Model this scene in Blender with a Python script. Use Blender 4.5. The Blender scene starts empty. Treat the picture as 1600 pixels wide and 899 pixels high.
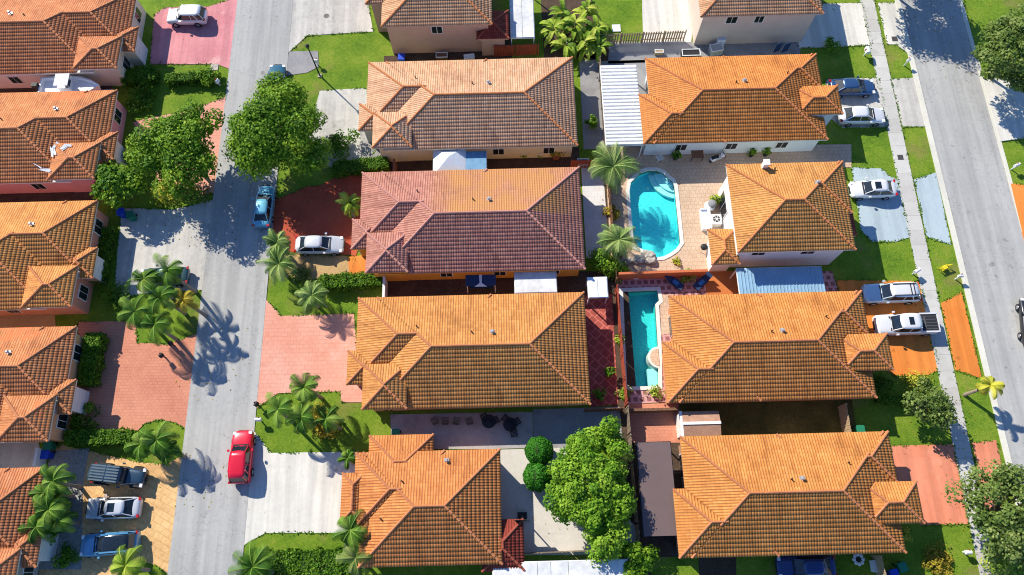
import bpy, bmesh, math, random
import numpy as np
from mathutils import Vector, Matrix
random.seed(7); np.random.seed(7)
D = bpy.data; SC = bpy.context.scene; COL = SC.collection
R = math.radians
# ------------------------------------------------------------------ camera
F = 1150.0; H = 66.0; TAU = math.atan(F/3290); ROLL = R(1.45)
cam = D.cameras.new('camera'); co = D.objects.new('camera', cam); COL.objects.link(co)
cam.sensor_width = 36; cam.lens = 36*F/1600; cam.clip_end = 3000
cam.shift_y = 0.0
co.matrix_world = Matrix.Translation((0, 0, H)) @ Matrix.Rotation(TAU, 4, 'X') @ Matrix.Rotation(-ROLL, 4, 'Z')
SC.camera = co
# ------------------------------------------------------------------ sky and sun
SUN = Vector((0.90, -0.96, -1.0)).normalized()      # the way the light travels
elev = math.asin(-SUN.z); az = math.atan2(-SUN.x, -SUN.y)
w = D.worlds.new("World"); SC.world = w; w.use_nodes = True
nt = w.node_tree; bg = nt.nodes['Background']
sky = nt.nodes.new('ShaderNodeTexSky'); sky.sky_type = 'NISHITA'; sky.sun_disc = False
sky.sun_elevation = elev; sky.sun_rotation = az; sky.ozone_density = 6.0; sky.air_density = 1.0; sky.dust_density = 0.2
smx = nt.nodes.new('ShaderNodeMix'); smx.data_type = 'RGBA'; smx.blend_type = 'MULTIPLY'; smx.inputs[0].default_value = 1
smx.inputs[7].default_value = (0.84, 0.96, 1.12, 1); nt.links.new(sky.outputs[0], smx.inputs[6]); nt.links.new(smx.outputs[2], bg.inputs[0]); bg.inputs[1].default_value = 0.105
sl = D.lights.new('sun', 'SUN'); sl.energy = 4.7; sl.angle = R(0.5); sl.color = (1.0, 0.93, 0.79)
so = D.objects.new('sun', sl); COL.objects.link(so); so.rotation_euler = SUN.to_track_quat('-Z', 'Y').to_euler()
SC.view_settings.view_transform = 'Standard'; SC.view_settings.look = 'None'
SC.view_settings.gamma = 1.0; SC.view_settings.use_curve_mapping = False
SC.view_settings.exposure = 0.51
try:
    SC.cycles.max_bounces = 5; SC.cycles.transparent_max_bounces = 6; SC.cycles.use_denoising = True; SC.cycles.filter_width = 1.05
except Exception: pass

def G(px, py, z=0.0):
    """point of the street grid, metres, at height z, read off the survey picture"""
    x = (px-800)/F; y = -(py-449.5)/F
    c, s = math.cos(ROLL), math.sin(ROLL)
    u = x*c+y*s; v = -x*s+y*c
    d = (u, v*math.cos(TAU)+math.sin(TAU), v*math.sin(TAU)-math.cos(TAU))
    t = (H-z)/-d[2]
    return Vector((d[0]*t, d[1]*t, z))

# ------------------------------------------------------------------ materials
MATS = {}
def nodes(name):
    m = D.materials.new(name); m.use_nodes = True
    t = m.node_tree; b = t.nodes['Principled BSDF']; return m, t, b
def ramp(t, fac, stops):
    r = t.nodes.new('ShaderNodeValToRGB'); e = r.color_ramp.elements
    while len(e) < len(stops): e.new(0.5)
    for i, (p, c) in enumerate(stops): e[i].position = p; e[i].color = (*c, 1)
    if fac is not None: t.links.new(fac, r.inputs[0])
    return r
def noise(t, scale, detail=4, rough=0.6, vec=None):
    n = t.nodes.new('ShaderNodeTexNoise'); n.inputs['Scale'].default_value = scale
    n.inputs['Detail'].default_value = detail; n.inputs['Roughness'].default_value = rough
    if vec is not None: t.links.new(vec, n.inputs['Vector'])
    return n
def mixc(t, a, b, fac, mode='MIX'):
    m = t.nodes.new('ShaderNodeMix'); m.data_type = 'RGBA'; m.blend_type = mode
    for s, v in ((m.inputs[6], a), (m.inputs[7], b), (m.inputs[0], fac)):
        if hasattr(v, 'is_output') or hasattr(v, 'links'): t.links.new(v, s)
        elif isinstance(v, tuple): s.default_value = (*v, 1)
        else: s.default_value = v
    return m.outputs[2]
def plain(name, c, rough=0.6, metal=0.0, var=0.12, scale=3.0, spec=0.3, coat=0.0):
    if name in MATS: return MATS[name]
    m, t, b = nodes(name)
    tc = t.nodes.new('ShaderNodeTexCoord')
    n = noise(t, scale, 5, 0.65, tc.outputs['Object'])
    lo = tuple(max(0, x*(1-var)) for x in c); hi = tuple(min(1, x*(1+var)) for x in c)
    r = ramp(t, n.outputs[0], [(0.3, lo), (0.7, hi)])
    t.links.new(r.outputs[0], b.inputs['Base Color'])
    b.inputs['Roughness'].default_value = rough; b.inputs['Metallic'].default_value = metal
    b.inputs['Specular IOR Level'].default_value = spec; b.inputs['Coat Weight'].default_value = coat
    b.inputs['Coat Roughness'].default_value = 0.05
    MATS[name] = m; return m
def ground_mat(name, stops, s1=0.25, s2=6.0, mix=0.5, rough=0.9, bump=0.0, stain=None, joints=None, fine=0.0, cracks=0.0):
    """mottled flat surface: large blotches + fine grain, optional stains and joints"""
    m, t, b = nodes(name)
    tc = t.nodes.new('ShaderNodeTexCoord'); V = tc.outputs['Object']
    n1 = noise(t, s1, 6, 0.62, V); n2 = noise(t, s2, 6, 0.7, V)
    mx = t.nodes.new('ShaderNodeMix'); mx.inputs[0].default_value = mix
    t.links.new(n1.outputs[0], mx.inputs[2]); t.links.new(n2.outputs[0], mx.inputs[3])
    r = ramp(t, mx.outputs[0], stops); c = r.outputs[0]
    if stain:
        sc, thr, colr, amt = stain
        n3 = noise(t, sc, 5, 0.6, V)
        rr = ramp(t, n3.outputs[0], [(thr, (0, 0, 0)), (thr+0.12, (amt, amt, amt))])
        c = mixc(t, c, colr, rr.outputs[0])
    if cracks:
        n8 = noise(t, 1.1, 3, 0.5, V); r8 = ramp(t, n8.outputs[0], [(0.66, (1.0,)*3), (0.74, (.70, .68, .66))]); c = mixc(t, c, r8.outputs[0], 1.0, 'MULTIPLY')
        mp0 = t.nodes.new('ShaderNodeMapping'); t.links.new(V, mp0.inputs[0]); mp0.inputs['Scale'].default_value = (1.3, .05, 1)
        n6 = noise(t, 1.0, 4, 0.6, mp0.outputs[0]); r6 = ramp(t, n6.outputs[0], [(0.40, (.86, .86, .87)), (0.60, (1.05,)*3)]); c = mixc(t, c, r6.outputs[0], 1.0, 'MULTIPLY')
        n7 = noise(t, 0.16, 7, 0.62, V); d7 = t.nodes.new('ShaderNodeMath'); d7.operation = 'SUBTRACT'; d7.inputs[1].default_value = .5; a7 = t.nodes.new('ShaderNodeMath'); a7.operation = 'ABSOLUTE'
        t.links.new(n7.outputs[0], d7.inputs[0]); t.links.new(d7.outputs[0], a7.inputs[0]); r7 = ramp(t, a7.outputs[0], [(0.0, (cracks,)*3), (0.0035, (1, 1, 1))]); c = mixc(t, c, r7.outputs[0], 1.0, 'MULTIPLY')
    if joints:
        bw, bh, mort, jc, amt, rot, off = joints
        mp = t.nodes.new('ShaderNodeMapping'); t.links.new(V, mp.inputs[0]); mp.inputs['Rotation'].default_value = (0, 0, rot)
        mp.inputs['Location'].default_value = off
        br = t.nodes.new('ShaderNodeTexBrick'); t.links.new(mp.outputs[0], br.inputs['Vector'])
        br.inputs['Scale'].default_value = 1; br.inputs['Brick Width'].default_value = bw; br.inputs['Row Height'].default_value = bh
        br.inputs['Mortar Size'].default_value = mort; br.inputs['Mortar Smooth'].default_value = 0.3
        br.inputs['Color1'].default_value = (1, 1, 1, 1); br.inputs['Color2'].default_value = (0.86, 0.84, 0.84, 1)
        br.inputs['Mortar'].default_value = (*jc, 1)
        c = mixc(t, c, br.outputs[0], amt, 'MULTIPLY')
    if fine:
        n4 = noise(t, 28, 3, 0.8, V)
        rf = ramp(t, n4.outputs[0], [(0.3, (1-fine,)*3), (0.7, (1+fine*0.6,)*3)])
        c = mixc(t, c, rf.outputs[0], 1.0, 'MULTIPLY')
    t.links.new(c, b.inputs['Base Color']); b.inputs['Roughness'].default_value = rough
    b.inputs['Specular IOR Level'].default_value = 0.2
    if bump:
        bp = t.nodes.new('ShaderNodeBump'); bp.inputs['Strength'].default_value = 1; bp.inputs['Distance'].default_value = bump
        n5 = noise(t, 9, 5, 0.75, V); t.links.new(n5.outputs[0], bp.inputs['Height']); t.links.new(bp.outputs[0], b.inputs['Normal'])
    MATS[name] = m; return m
grass_m = ground_mat('lawn', [(0.28, (.035, .09, .008)), (0.40, (.10, .205, .013)), (0.54, (.19, .30, .022)), (0.70, (.34, .36, .06))], 0.35, 3.2, 0.45, bump=0.10, fine=0.35, stain=(0.28, 0.56, (.27, .24, .07), 0.6))
dirt_m = ground_mat('dirt', [(0.3, (.035, .022, .015)), (0.6, (.12, .08, .055)), (0.8, (.22, .17, .12))], 0.8, 6, 0.55, bump=0.05, fine=0.3)
weed_m = ground_mat('weedy_ground', [(0.3, (.03, .04, .01)), (0.55, (.14, .12, .03)), (0.75, (.32, .24, .08))], 0.35, 5, 0.45, bump=0.06, fine=0.3)
asph_m = ground_mat('road_asphalt', [(0.3, (.36, .358, .345)), (0.7, (.475, .47, .45))], 0.18, 3, 0.45, fine=0.10, stain=(0.5, 0.62, (.33, .33, .33), 0.45), cracks=.72)
conc_m = ground_mat('concrete', [(0.3, (.42, .405, .37)), (0.7, (.66, .63, .57))], 0.25, 2.2, 0.4, fine=0.06, stain=(0.45, 0.56, (.30, .29, .27), 0.5), cracks=.88)
wconc_m = ground_mat('white_concrete', [(0.3, (.58, .56, .50)), (0.7, (.76, .73, .66))], 0.25, 2.2, 0.4, fine=0.05, stain=(0.5, 0.62, (.45, .45, .42), 0.4), cracks=.88)
walk_m = ground_mat('walk_concrete', [(0.3, (.46, .45, .42)), (0.7, (.66, .65, .61))], 0.12, 2.2, 0.3, fine=0.07, stain=(0.25, 0.58, (.30, .30, .28), 0.5), joints=(30, 1.55, 0.012, (.35, .35, .33), 1.0, 0, (15, 0, 0)))
kerb_m = ground_mat('kerb_concrete', [(0.3, (.55, .53, .46)), (0.7, (.74, .72, .62))], 0.2, 3, 0.4, fine=0.05)
blue_m = ground_mat('blue_paint_drive', [(0.3, (.36, .45, .50)), (0.7, (.46, .54, .57))], 0.2, 3, 0.4, fine=0.05, cracks=.88)
pink_m = ground_mat('pink_drive', [(0.3, (.55, .19, .21)), (0.7, (.76, .34, .35))], 0.3, 3, 0.35, fine=0.08, stain=(0.4, 0.58, (.80, .52, .48), 0.5), cracks=.88)
salm_m = ground_mat('salmon_drive', [(0.3, (.68, .28, .19)), (0.7, (.80, .42, .32))], 0.3, 3, 0.35, fine=0.06, stain=(0.4, 0.58, (.78, .50, .42), 0.4), joints=(0.6, 0.4, 0.02, (.6, .5, .5), 0.5, 0, (0, 0, 0)))
coral_m = ground_mat('coral_drive', [(0.3, (.66, .21, .11)), (0.7, (.78, .30, .19))], 0.3, 3, 0.3, fine=0.05, stain=(0.4, 0.6, (.82, .42, .28), 0.4), cracks=.88)
orange_m = ground_mat('orange_drive', [(0.3, (.68, .20, .035)), (0.7, (.78, .27, .06))], 0.3, 3, 0.3, fine=0.05, cracks=.88)
red_m = ground_mat('red_drive', [(0.3, (.36, .055, .03)), (0.7, (.56, .12, .06))], 0.4, 4, 0.4, fine=0.12)
paver_m = ground_mat('brick_paver', [(0.3, (.54, .20, .13)), (0.6, (.68, .30, .19)), (0.8, (.75, .38, .22))], 0.3, 3, 0.35, fine=0.1, stain=(0.35, 0.6, (.42, .20, .14), 0.45), joints=(0.42, 0.28, 0.022, (.6, .5, .5), 0.5, 0, (0, 0, 0)))
tan_m = ground_mat('tan_stamped', [(0.3, (.56, .31, .13)), (0.55, (.78, .50, .23)), (0.8, (.86, .64, .36))], 0.35, 4, 0.5, fine=0.15, joints=(0.8, 0.55, 0.03, (.6, .5, .45), 0.6, 0.5, (0, 0, 0)))
deck_m = ground_mat('pool_pavers', [(0.3, (.52, .36, .24)), (0.7, (.74, .55, .40))], 0.5, 4, 0.4, fine=0.08, joints=(0.4, 0.4, 0.025, (.55, .5, .48), 0.6, 0, (0, 0, 0)))
plum_m = ground_mat('plum_pavers', [(0.3, (.24, .09, .09)), (0.7, (.40, .18, .17))], 0.5, 4, 0.4, fine=0.1, joints=(0.62, 0.62, 0.14, (1.9, 2.4, 2.4), 1.0, 0.0, (0, 0, 0)))
redpav_m = ground_mat('red_tile', [(0.3, (.30, .06, .05)), (0.7, (.46, .12, .09))], 0.5, 4, 0.4, fine=0.1, joints=(0.75, 0.75, 0.05, (1.6, 2.0, 2.0), 1.0, 0.785, (0, 0, 0)))
grey_m = ground_mat('grey_slab', [(0.3, (.22, .22, .23)), (0.7, (.38, .37, .37))], 0.4, 4, 0.4, fine=0.1, stain=(0.5, 0.55, (.15, .15, .15), 0.5))
ltile_m = ground_mat('pale_tile', [(0.3, (.62, .60, .62)), (0.7, (.76, .74, .74))], 0.4, 4, 0.4, fine=0.04, joints=(0.6, 0.6, 0.02, (.7, .7, .7), 0.6, 0, (0, 0, 0)))
mulch_m = ground_mat('tan_mulch', [(0.3, (.36, .22, .10)), (0.7, (.66, .46, .22))], 0.6, 8, 0.6, fine=0.25, bump=0.04)
gravel_m = ground_mat('gravel', [(0.3, (.12, .12, .12)), (0.5, (.35, .34, .32)), (0.75, (.7, .68, .62))], 2.5, 14, 0.7, fine=0.3, bump=0.05)

def roof_mat(name, c1, c2, c3, wear=None, blotch=0.5):
    """clay tiles: every tile its own tone, weathering blotches, darker grime in places"""
    m, t, b = nodes(name)
    uv = t.nodes.new('ShaderNodeUVMap'); uv.uv_map = 'tile'
    sep = t.nodes.new('ShaderNodeSeparateXYZ'); t.links.new(uv.outputs[0], sep.inputs[0])
    comb = t.nodes.new('ShaderNodeCombineXYZ')
    for i, per in ((0, 0.225), (1, 0.34)):
        d = t.nodes.new('ShaderNodeMath'); d.operation = 'DIVIDE'; d.inputs[1].default_value = per
        f = t.nodes.new('ShaderNodeMath'); f.operation = 'FLOOR'
        t.links.new(sep.outputs[i], d.inputs[0]); t.links.new(d.outputs[0], f.inputs[0]); t.links.new(f.outputs[0], comb.inputs[i])
    wn = t.nodes.new('ShaderNodeTexWhiteNoise'); wn.noise_dimensions = '2D'; t.links.new(comb.outputs[0], wn.inputs['Vector'])
    c = ramp(t, wn.outputs[0], [(0.0, tuple(a*.5+b*.5 for a, b in zip(c1, c2))), (0.5, c2), (1.0, tuple(a*.5+b*.5 for a, b in zip(c3, c2)))]).outputs[0]
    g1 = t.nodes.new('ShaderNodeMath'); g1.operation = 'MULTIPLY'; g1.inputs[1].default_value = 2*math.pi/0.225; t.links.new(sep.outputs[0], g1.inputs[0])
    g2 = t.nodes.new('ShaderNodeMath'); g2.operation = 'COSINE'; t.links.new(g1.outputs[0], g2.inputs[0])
    g3 = ramp(t, g2.outputs[0], [(0.15, (1.0,)*3), (0.95, (0.55, .49, .47))]); c = mixc(t, c, g3.outputs[0], 1.0, 'MULTIPLY')  # rib channels darkened: grime and groove shade put into the tile colour
    geo = t.nodes.new('ShaderNodeTexCoord')
    n = noise(t, 0.45, 6, 0.7, geo.outputs['Object'])
    r = ramp(t, n.outputs[0], [(0.36, (1-0.35*blotch,)*3), (0.62, (1.08,)*3)])
    c = mixc(t, c, r.outputs[0], 1.0, 'MULTIPLY')
    n2 = noise(t, 2.2, 6, 0.75, geo.outputs['Object'])
    r2 = ramp(t, n2.outputs[0], [(0.60, (0, 0, 0)), (0.74, (0.4,)*3)])
    c = mixc(t, c, tuple(x*0.38 for x in c2), r2.outputs[0])
    mp = t.nodes.new('ShaderNodeMapping'); mp.inputs['Scale'].default_value = (1.7, .22, 1); t.links.new(uv.outputs[0], mp.inputs[0])
    n4 = noise(t, 1.0, 5, 0.7, mp.outputs[0]); r4 = ramp(t, n4.outputs[0], [(0.52, (1.0,)*3), (0.70, (.62, .58, .55))]); c = mixc(t, c, r4.outputs[0], 1.0, 'MULTIPLY')
    if wear and len(wear) == 5:
        wc, x0, x1, y0, y1 = wear; ob = t.nodes.new('ShaderNodeSeparateXYZ'); t.links.new(geo.outputs['Object'], ob.inputs[0]); fs = []
        n3 = noise(t, 0.5, 5, 0.7, geo.outputs['Object'])
        for o_, a_, s_ in ((0, x0, 1), (0, x1, -1), (1, y0, 1)):
            q1 = t.nodes.new('ShaderNodeMath'); q1.operation = 'MULTIPLY_ADD'; t.links.new(ob.outputs[o_], q1.inputs[0]); q1.inputs[1].default_value = s_*(.35 if o_ == 0 else 6); q1.inputs[2].default_value = -a_*s_*(.35 if o_ == 0 else 6); q1.use_clamp = True; fs.append(q1)
        q2 = t.nodes.new('ShaderNodeMath'); q2.operation = 'MULTIPLY'; t.links.new(fs[0].outputs[0], q2.inputs[0]); t.links.new(fs[1].outputs[0], q2.inputs[1])
        q3 = t.nodes.new('ShaderNodeMath'); q3.operation = 'MULTIPLY'; t.links.new(q2.outputs[0], q3.inputs[0]); t.links.new(fs[2].outputs[0], q3.inputs[1])
        q4 = t.nodes.new('ShaderNodeMath'); q4.operation = 'MULTIPLY'; r3 = ramp(t, n3.outputs[0], [(.30, (.35,)*3), (.55, (1,)*3)]); t.links.new(q3.outputs[0], q4.inputs[0]); t.links.new(r3.outputs[0], q4.inputs[1])
        c = mixc(t, c, mixc(t, wc, g3.outputs[0], .8, 'MULTIPLY'), q4.outputs[0])
    elif wear:
        wc, thr = wear
        n3 = noise(t, 0.22, 5, 0.65, geo.outputs['Object'])
        r3 = ramp(t, n3.outputs[0], [(thr, (0, 0, 0)), (thr+0.1, (0.85,)*3)])
        c = mixc(t, c, wc, r3.outputs[0])
    t.links.new(c, b.inputs['Base Color']); b.inputs['Roughness'].default_value = 0.75
    b.inputs['Specular IOR Level'].default_value = 0.25
    MATS[name] = m; return m
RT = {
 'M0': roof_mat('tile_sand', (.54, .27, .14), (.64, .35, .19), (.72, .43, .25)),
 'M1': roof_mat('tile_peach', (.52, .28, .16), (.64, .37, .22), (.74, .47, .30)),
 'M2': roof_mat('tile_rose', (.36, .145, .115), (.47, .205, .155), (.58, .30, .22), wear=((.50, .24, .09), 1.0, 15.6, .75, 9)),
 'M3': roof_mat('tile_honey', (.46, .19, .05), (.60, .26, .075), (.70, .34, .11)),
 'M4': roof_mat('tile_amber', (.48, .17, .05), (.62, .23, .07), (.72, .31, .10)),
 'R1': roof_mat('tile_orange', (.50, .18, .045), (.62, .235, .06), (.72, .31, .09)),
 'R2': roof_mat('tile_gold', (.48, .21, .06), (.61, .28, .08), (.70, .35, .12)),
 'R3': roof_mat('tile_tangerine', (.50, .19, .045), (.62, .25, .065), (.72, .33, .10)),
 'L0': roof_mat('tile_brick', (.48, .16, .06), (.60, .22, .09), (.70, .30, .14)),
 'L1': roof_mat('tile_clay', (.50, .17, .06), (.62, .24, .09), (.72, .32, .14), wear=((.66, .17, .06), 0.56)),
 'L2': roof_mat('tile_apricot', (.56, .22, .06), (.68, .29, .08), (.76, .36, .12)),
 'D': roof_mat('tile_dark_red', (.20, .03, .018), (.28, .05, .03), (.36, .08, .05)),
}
capmats = {'pink': plain('cap_pink', (.52, .24, .19), .7), 'orange': plain('cap_orange', (.52, .19, .07), .7), 'amber': plain('cap_amber', (.50, .19, .08), .7), 'dark': plain('cap_dark', (.3, .07, .04), .7)}
M = lambda n: MATS[n]
plain('trim_white', (.78, .77, .74), .6, var=.05); plain('dark_glass', (.012, .018, .025), .08, spec=.8, var=.3)
plain('rubber', (.018, .018, .02), .8); plain('rim_metal', (.5, .5, .52), .3, .9, var=.05); plain('chrome', (.7, .7, .72), .18, 1, var=.05)
plain('black_metal', (.02, .02, .022), .5); plain('grey_metal', (.45, .46, .47), .5, .4); plain('white_metal', (.78, .79, .8), .45, 0)
plain('wood_grey', (.22, .17, .12), .85, var=.4, scale=6); plain('wood_red', (.36, .07, .035), .8, var=.25); plain('wood_brown', (.18, .09, .05), .8, var=.35, scale=5)
plain('wood_tan', (.42, .30, .18), .85, var=.3, scale=5)
plain('bark', (.20, .15, .10), .9, var=.4, scale=6); plain('palm_bark', (.30, .24, .18), .9, var=.3, scale=5)
plain('bin_green', (.02, .20, .11), .5); plain('bin_blue', (.01, .06, .52), .45); plain('yellow_paint', (.75, .60, .03), .5); plain('red_lens', (.45, .01, .01), .2, spec=.6)
plain('lens', (.75, .76, .78), .15, spec=.7); plain('black_plastic', (.025, .025, .027), .6); plain('cloth_white', (.74, .78, .82), .8, var=.06)
plain('cushion_navy', (.02, .05, .13), .8); plain('stone', (.42, .38, .33), .9, var=.4, scale=3); plain('terracotta', (.45, .14, .06), .8)
plain('skin_blue', (.03, .16, .45), .5, var=.2, scale=1.5); plain('coping', (.72, .70, .64), .7, var=.08); plain('pool_cyan', (.01, .55, .60), .6, var=.12, scale=5)
plain('pool_teal', (.01, .42, .44), .6, var=.12, scale=5); plain('pool_step', (.45, .90, .88), .6, var=.06); plain('flower_white', (.8, .8, .78), .8)
plain('manhole', (.10, .095, .09), .6, .5); plain('coil', (.75, .76, .74), .6); plain('brown_metal', (.17, .12, .115), .5, .1, var=.05, scale=.7)

def leaf_mat(name, c1, c2, c3, rough=0.6):
    m, t, b = nodes(name)
    uv = t.nodes.new('ShaderNodeUVMap'); uv.uv_map = 'leaf'
    sep = t.nodes.new('ShaderNodeSeparateXYZ'); t.links.new(uv.outputs[0], sep.inputs[0])
    r = ramp(t, sep.outputs[0], [(0, c1), (0.5, c2), (1, c3)])
    t.links.new(r.outputs[0], b.inputs['Base Color']); b.inputs['Roughness'].default_value = rough
    b.inputs['Specular IOR Level'].default_value = 0.18
    out = t.nodes['Material Output']
    tr = t.nodes.new('ShaderNodeBsdfTranslucent'); t.links.new(r.outputs[0], tr.inputs[0])
    mx = t.nodes.new('ShaderNodeMixShader'); mx.inputs[0].default_value = 0.25
    t.links.new(b.outputs[0], mx.inputs[1]); t.links.new(tr.outputs[0], mx.inputs[2]); t.links.new(mx.outputs[0], out.inputs[0])
    MATS[name] = m; return m
leaf_mat('leaf_bright', (.07, .19, .010), (.17, .34, .018), (.34, .50, .05))
leaf_mat('leaf_mid', (.04, .13, .008), (.14, .28, .012), (.30, .44, .03))
leaf_mat('leaf_olive', (.06, .11, .02), (.14, .22, .04), (.28, .34, .10))
leaf_mat('leaf_palm', (.02, .085, .008), (.08, .20, .015), (.26, .38, .06))
leaf_mat('leaf_date', (.07, .15, .03), (.18, .30, .06), (.40, .50, .16))
leaf_mat('leaf_banana', (.10, .20, .02), (.26, .40, .03), (.50, .55, .08))
leaf_mat('leaf_hedge', (.03, .10, .006), (.09, .21, .01), (.18, .32, .02))
leaf_mat('leaf_croton', (.20, .14, .02), (.42, .34, .03), (.60, .45, .06))
leaf_mat('leaf_topiary', (.02, .13, .01), (.05, .24, .015), (.10, .32, .03))
leaf_mat('leaf_yellow', (.22, .24, .02), (.46, .46, .04), (.66, .60, .08))

# ------------------------------------------------------------------ mesh building
class MB:
    def __init__(s): s.v = []; s.f = []
    def box(s, x0, y0, z0, x1, y1, z1, rot=0, piv=None):
        n = len(s.v)
        pts = [(x0, y0, z0), (x1, y0, z0), (x1, y1, z0), (x0, y1, z0), (x0, y0, z1), (x1, y0, z1), (x1, y1, z1), (x0, y1, z1)]
        if rot:
            cx, cy = piv if piv else ((x0+x1)/2, (y0+y1)/2); c, sn = math.cos(rot), math.sin(rot)
            pts = [(cx+(x-cx)*c-(y-cy)*sn, cy+(x-cx)*sn+(y-cy)*c, z) for x, y, z in pts]
        s.v += pts
        s.f += [(n, n+3, n+2, n+1), (n+4, n+5, n+6, n+7), (n, n+1, n+5, n+4), (n+1, n+2, n+6, n+5), (n+2, n+3, n+7, n+6), (n+3, n, n+4, n+7)]
        return s
    def tube(s, p0, p1, r0, r1=None, k=8, caps=True):
        r1 = r0 if r1 is None else r1
        p0 = Vector(p0); p1 = Vector(p1); d = (p1-p0).normalized()
        a = d.orthogonal().normalized(); b = d.cross(a); n = len(s.v)
        for p, r in ((p0, r0), (p1, r1)):
            for i in range(k):
                t = 2*math.pi*i/k; q = p+a*(r*math.cos(t))+b*(r*math.sin(t)); s.v.append(tuple(q))
        for i in range(k): s.f.append((n+i, n+(i+1) % k, n+k+(i+1) % k, n+k+i))
        if caps: s.f += [tuple(n+i for i in reversed(range(k))), tuple(n+k+i for i in range(k))]
        return s
    def path(s, pts, rs, k=8):
        for i in range(len(pts)-1): s.tube(pts[i], pts[i+1], rs[i], rs[i+1], k)
        return s
    def quad(s, *p):
        n = len(s.v); s.v += [tuple(q) for q in p]; s.f.append(tuple(range(n, n+len(p)))); return s
    def prism(s, pts, z0, z1):
        n = len(s.v); k = len(pts)
        ar = sum(pts[i][0]*pts[(i+1) % k][1]-pts[(i+1) % k][0]*pts[i][1] for i in range(k))
        if ar < 0: pts = pts[::-1]
        s.v += [(p[0], p[1], z0) for p in pts]+[(p[0], p[1], z1) for p in pts]
        s.f += [tuple(n+i for i in reversed(range(k))), tuple(n+k+i for i in range(k))]
        for i in range(k): s.f.append((n+i, n+(i+1) % k, n+k+(i+1) % k, n+k+i))
        return s
    def ball(s, c, r, k=10, sz=1.0, m=6):
        n = len(s.v)
        for j in range(m+1):
            ph = math.pi*j/m
            for i in range(k):
                t = 2*math.pi*i/k
                s.v.append((c[0]+r*math.sin(ph)*math.cos(t), c[1]+r*math.sin(ph)*math.sin(t), c[2]+r*sz*math.cos(ph)))
        for j in range(m):
            for i in range(k):
                s.f.append((n+j*k+i, n+(j+1)*k+i, n+(j+1)*k+(i+1) % k, n+j*k+(i+1) % k))
        return s
    def build(s, name, mat, parent=None, local=False, smooth=False, origin=None):
        me = D.meshes.new(name)
        off = Vector((0, 0, 0))
        if parent is not None and not local: off = Vector(ROOT[parent.name])
        if origin is not None: off = Vector(origin)
        me.from_pydata([(x-off.x, y-off.y, z-off.z) for x, y, z in s.v], [], s.f)
        me.materials.append(mat if not isinstance(mat, str) else MATS[mat])
        if smooth:
            for p in me.polygons: p.use_smooth = True
        me.update()
        o = D.objects.new(name, me); COL.objects.link(o)
        if parent is not None: o.parent = parent; ROOT[o.name] = tuple(off)
        elif origin is not None: o.location = off; ROOT[o.name] = tuple(off)
        else: ROOT[o.name] = (0, 0, 0)
        return o
ROOT = {}
def tag(o, label, cat, group=None, kind=None):
    if label: o['label'] = label
    if cat: o['category'] = cat
    if group: o['group'] = group
    if kind: o['kind'] = kind
    return o
def thing(name, label, cat, loc=(0, 0, 0), rz=0.0, group=None):
    o = D.objects.new(name, None); COL.objects.link(o); o.location = loc; o.rotation_euler = (0, 0, rz); o.empty_display_size = .3
    ROOT[o.name] = tuple(loc); return tag(o, label, cat, group)
def copy_tree(o, parent=None):
    c = o.copy(); COL.objects.link(c); c.parent = parent
    for ch in list(o.children): copy_tree(ch, c)
    return c

EDGES = []
def slab(name, pts, z, mat, holes=(), px=True, z0=-0.3, kind='structure'):
    """flat paved area with a skirt, outline in street-grid metres; holes cut through"""
    P = [G(*p).to_2d() for p in pts] if px else [Vector(p) for p in pts]
    bm = bmesh.new(); edges = []
    loops = [P]+[[Vector(q) for q in h] for h in holes]
    for L in loops:
        vs = [bm.verts.new((q[0], q[1], z)) for q in L]
        edges += [bm.edges.new((vs[i], vs[(i+1) % len(vs)])) for i in range(len(vs))]
    bmesh.ops.triangle_fill(bm, use_beauty=True, use_dissolve=False, edges=edges)
    for f in bm.faces:
        if f.normal.z < 0: f.normal_flip()
    ne = [e for e in bm.edges if len(e.link_faces) == 1]
    r = bmesh.ops.extrude_edge_only(bm, edges=ne)
    for g in r['geom']:
        if isinstance(g, bmesh.types.BMVert): g.co.z = z0
    me = D.meshes.new(name); bm.to_mesh(me); bm.free(); me.materials.append(mat if not isinstance(mat, str) else MATS[mat])
    o = D.objects.new(name, me); COL.objects.link(o)
    o['kind'] = kind
    if name in ('driveway', 'driveway_apron', 'sidewalk', 'mulch_bed'): EDGES.append((P, z))
    return o
def arc(cx, cy, r, a0, a1, n=12, ry=None):
    ry = ry or r
    return [(cx+r*math.cos(R(a0+(a1-a0)*i/n)), cy+ry*math.sin(R(a0+(a1-a0)*i/n))) for i in range(n+1)]
W2 = lambda *ps: [tuple(G(*p).to_2d()) for p in ps]

# ------------------------------------------------------------------ the pools' outlines (metres)
a = G(987, 300); b = G(1058, 385)
px0, px1 = 11.55, 15.85          # pool beside the white two-storey house
pool1 = W2((983, 300), (985, 286), (992, 279), (1000, 271), (1012, 267), (1026, 267), (1036, 271), (1043, 278), (1050, 283), (1054, 292), (1058, 330), (1063, 380), (1056, 390), (1046, 397), (1036, 402), (1024, 403), (1014, 399), (1003, 390), (993, 386), (989, 370))
pool2 = W2((973, 456), (1027, 454), (1030, 470), (1024, 476), (1028, 538), (1029, 603), (1022, 604), (984, 605), (979, 601))
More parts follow.
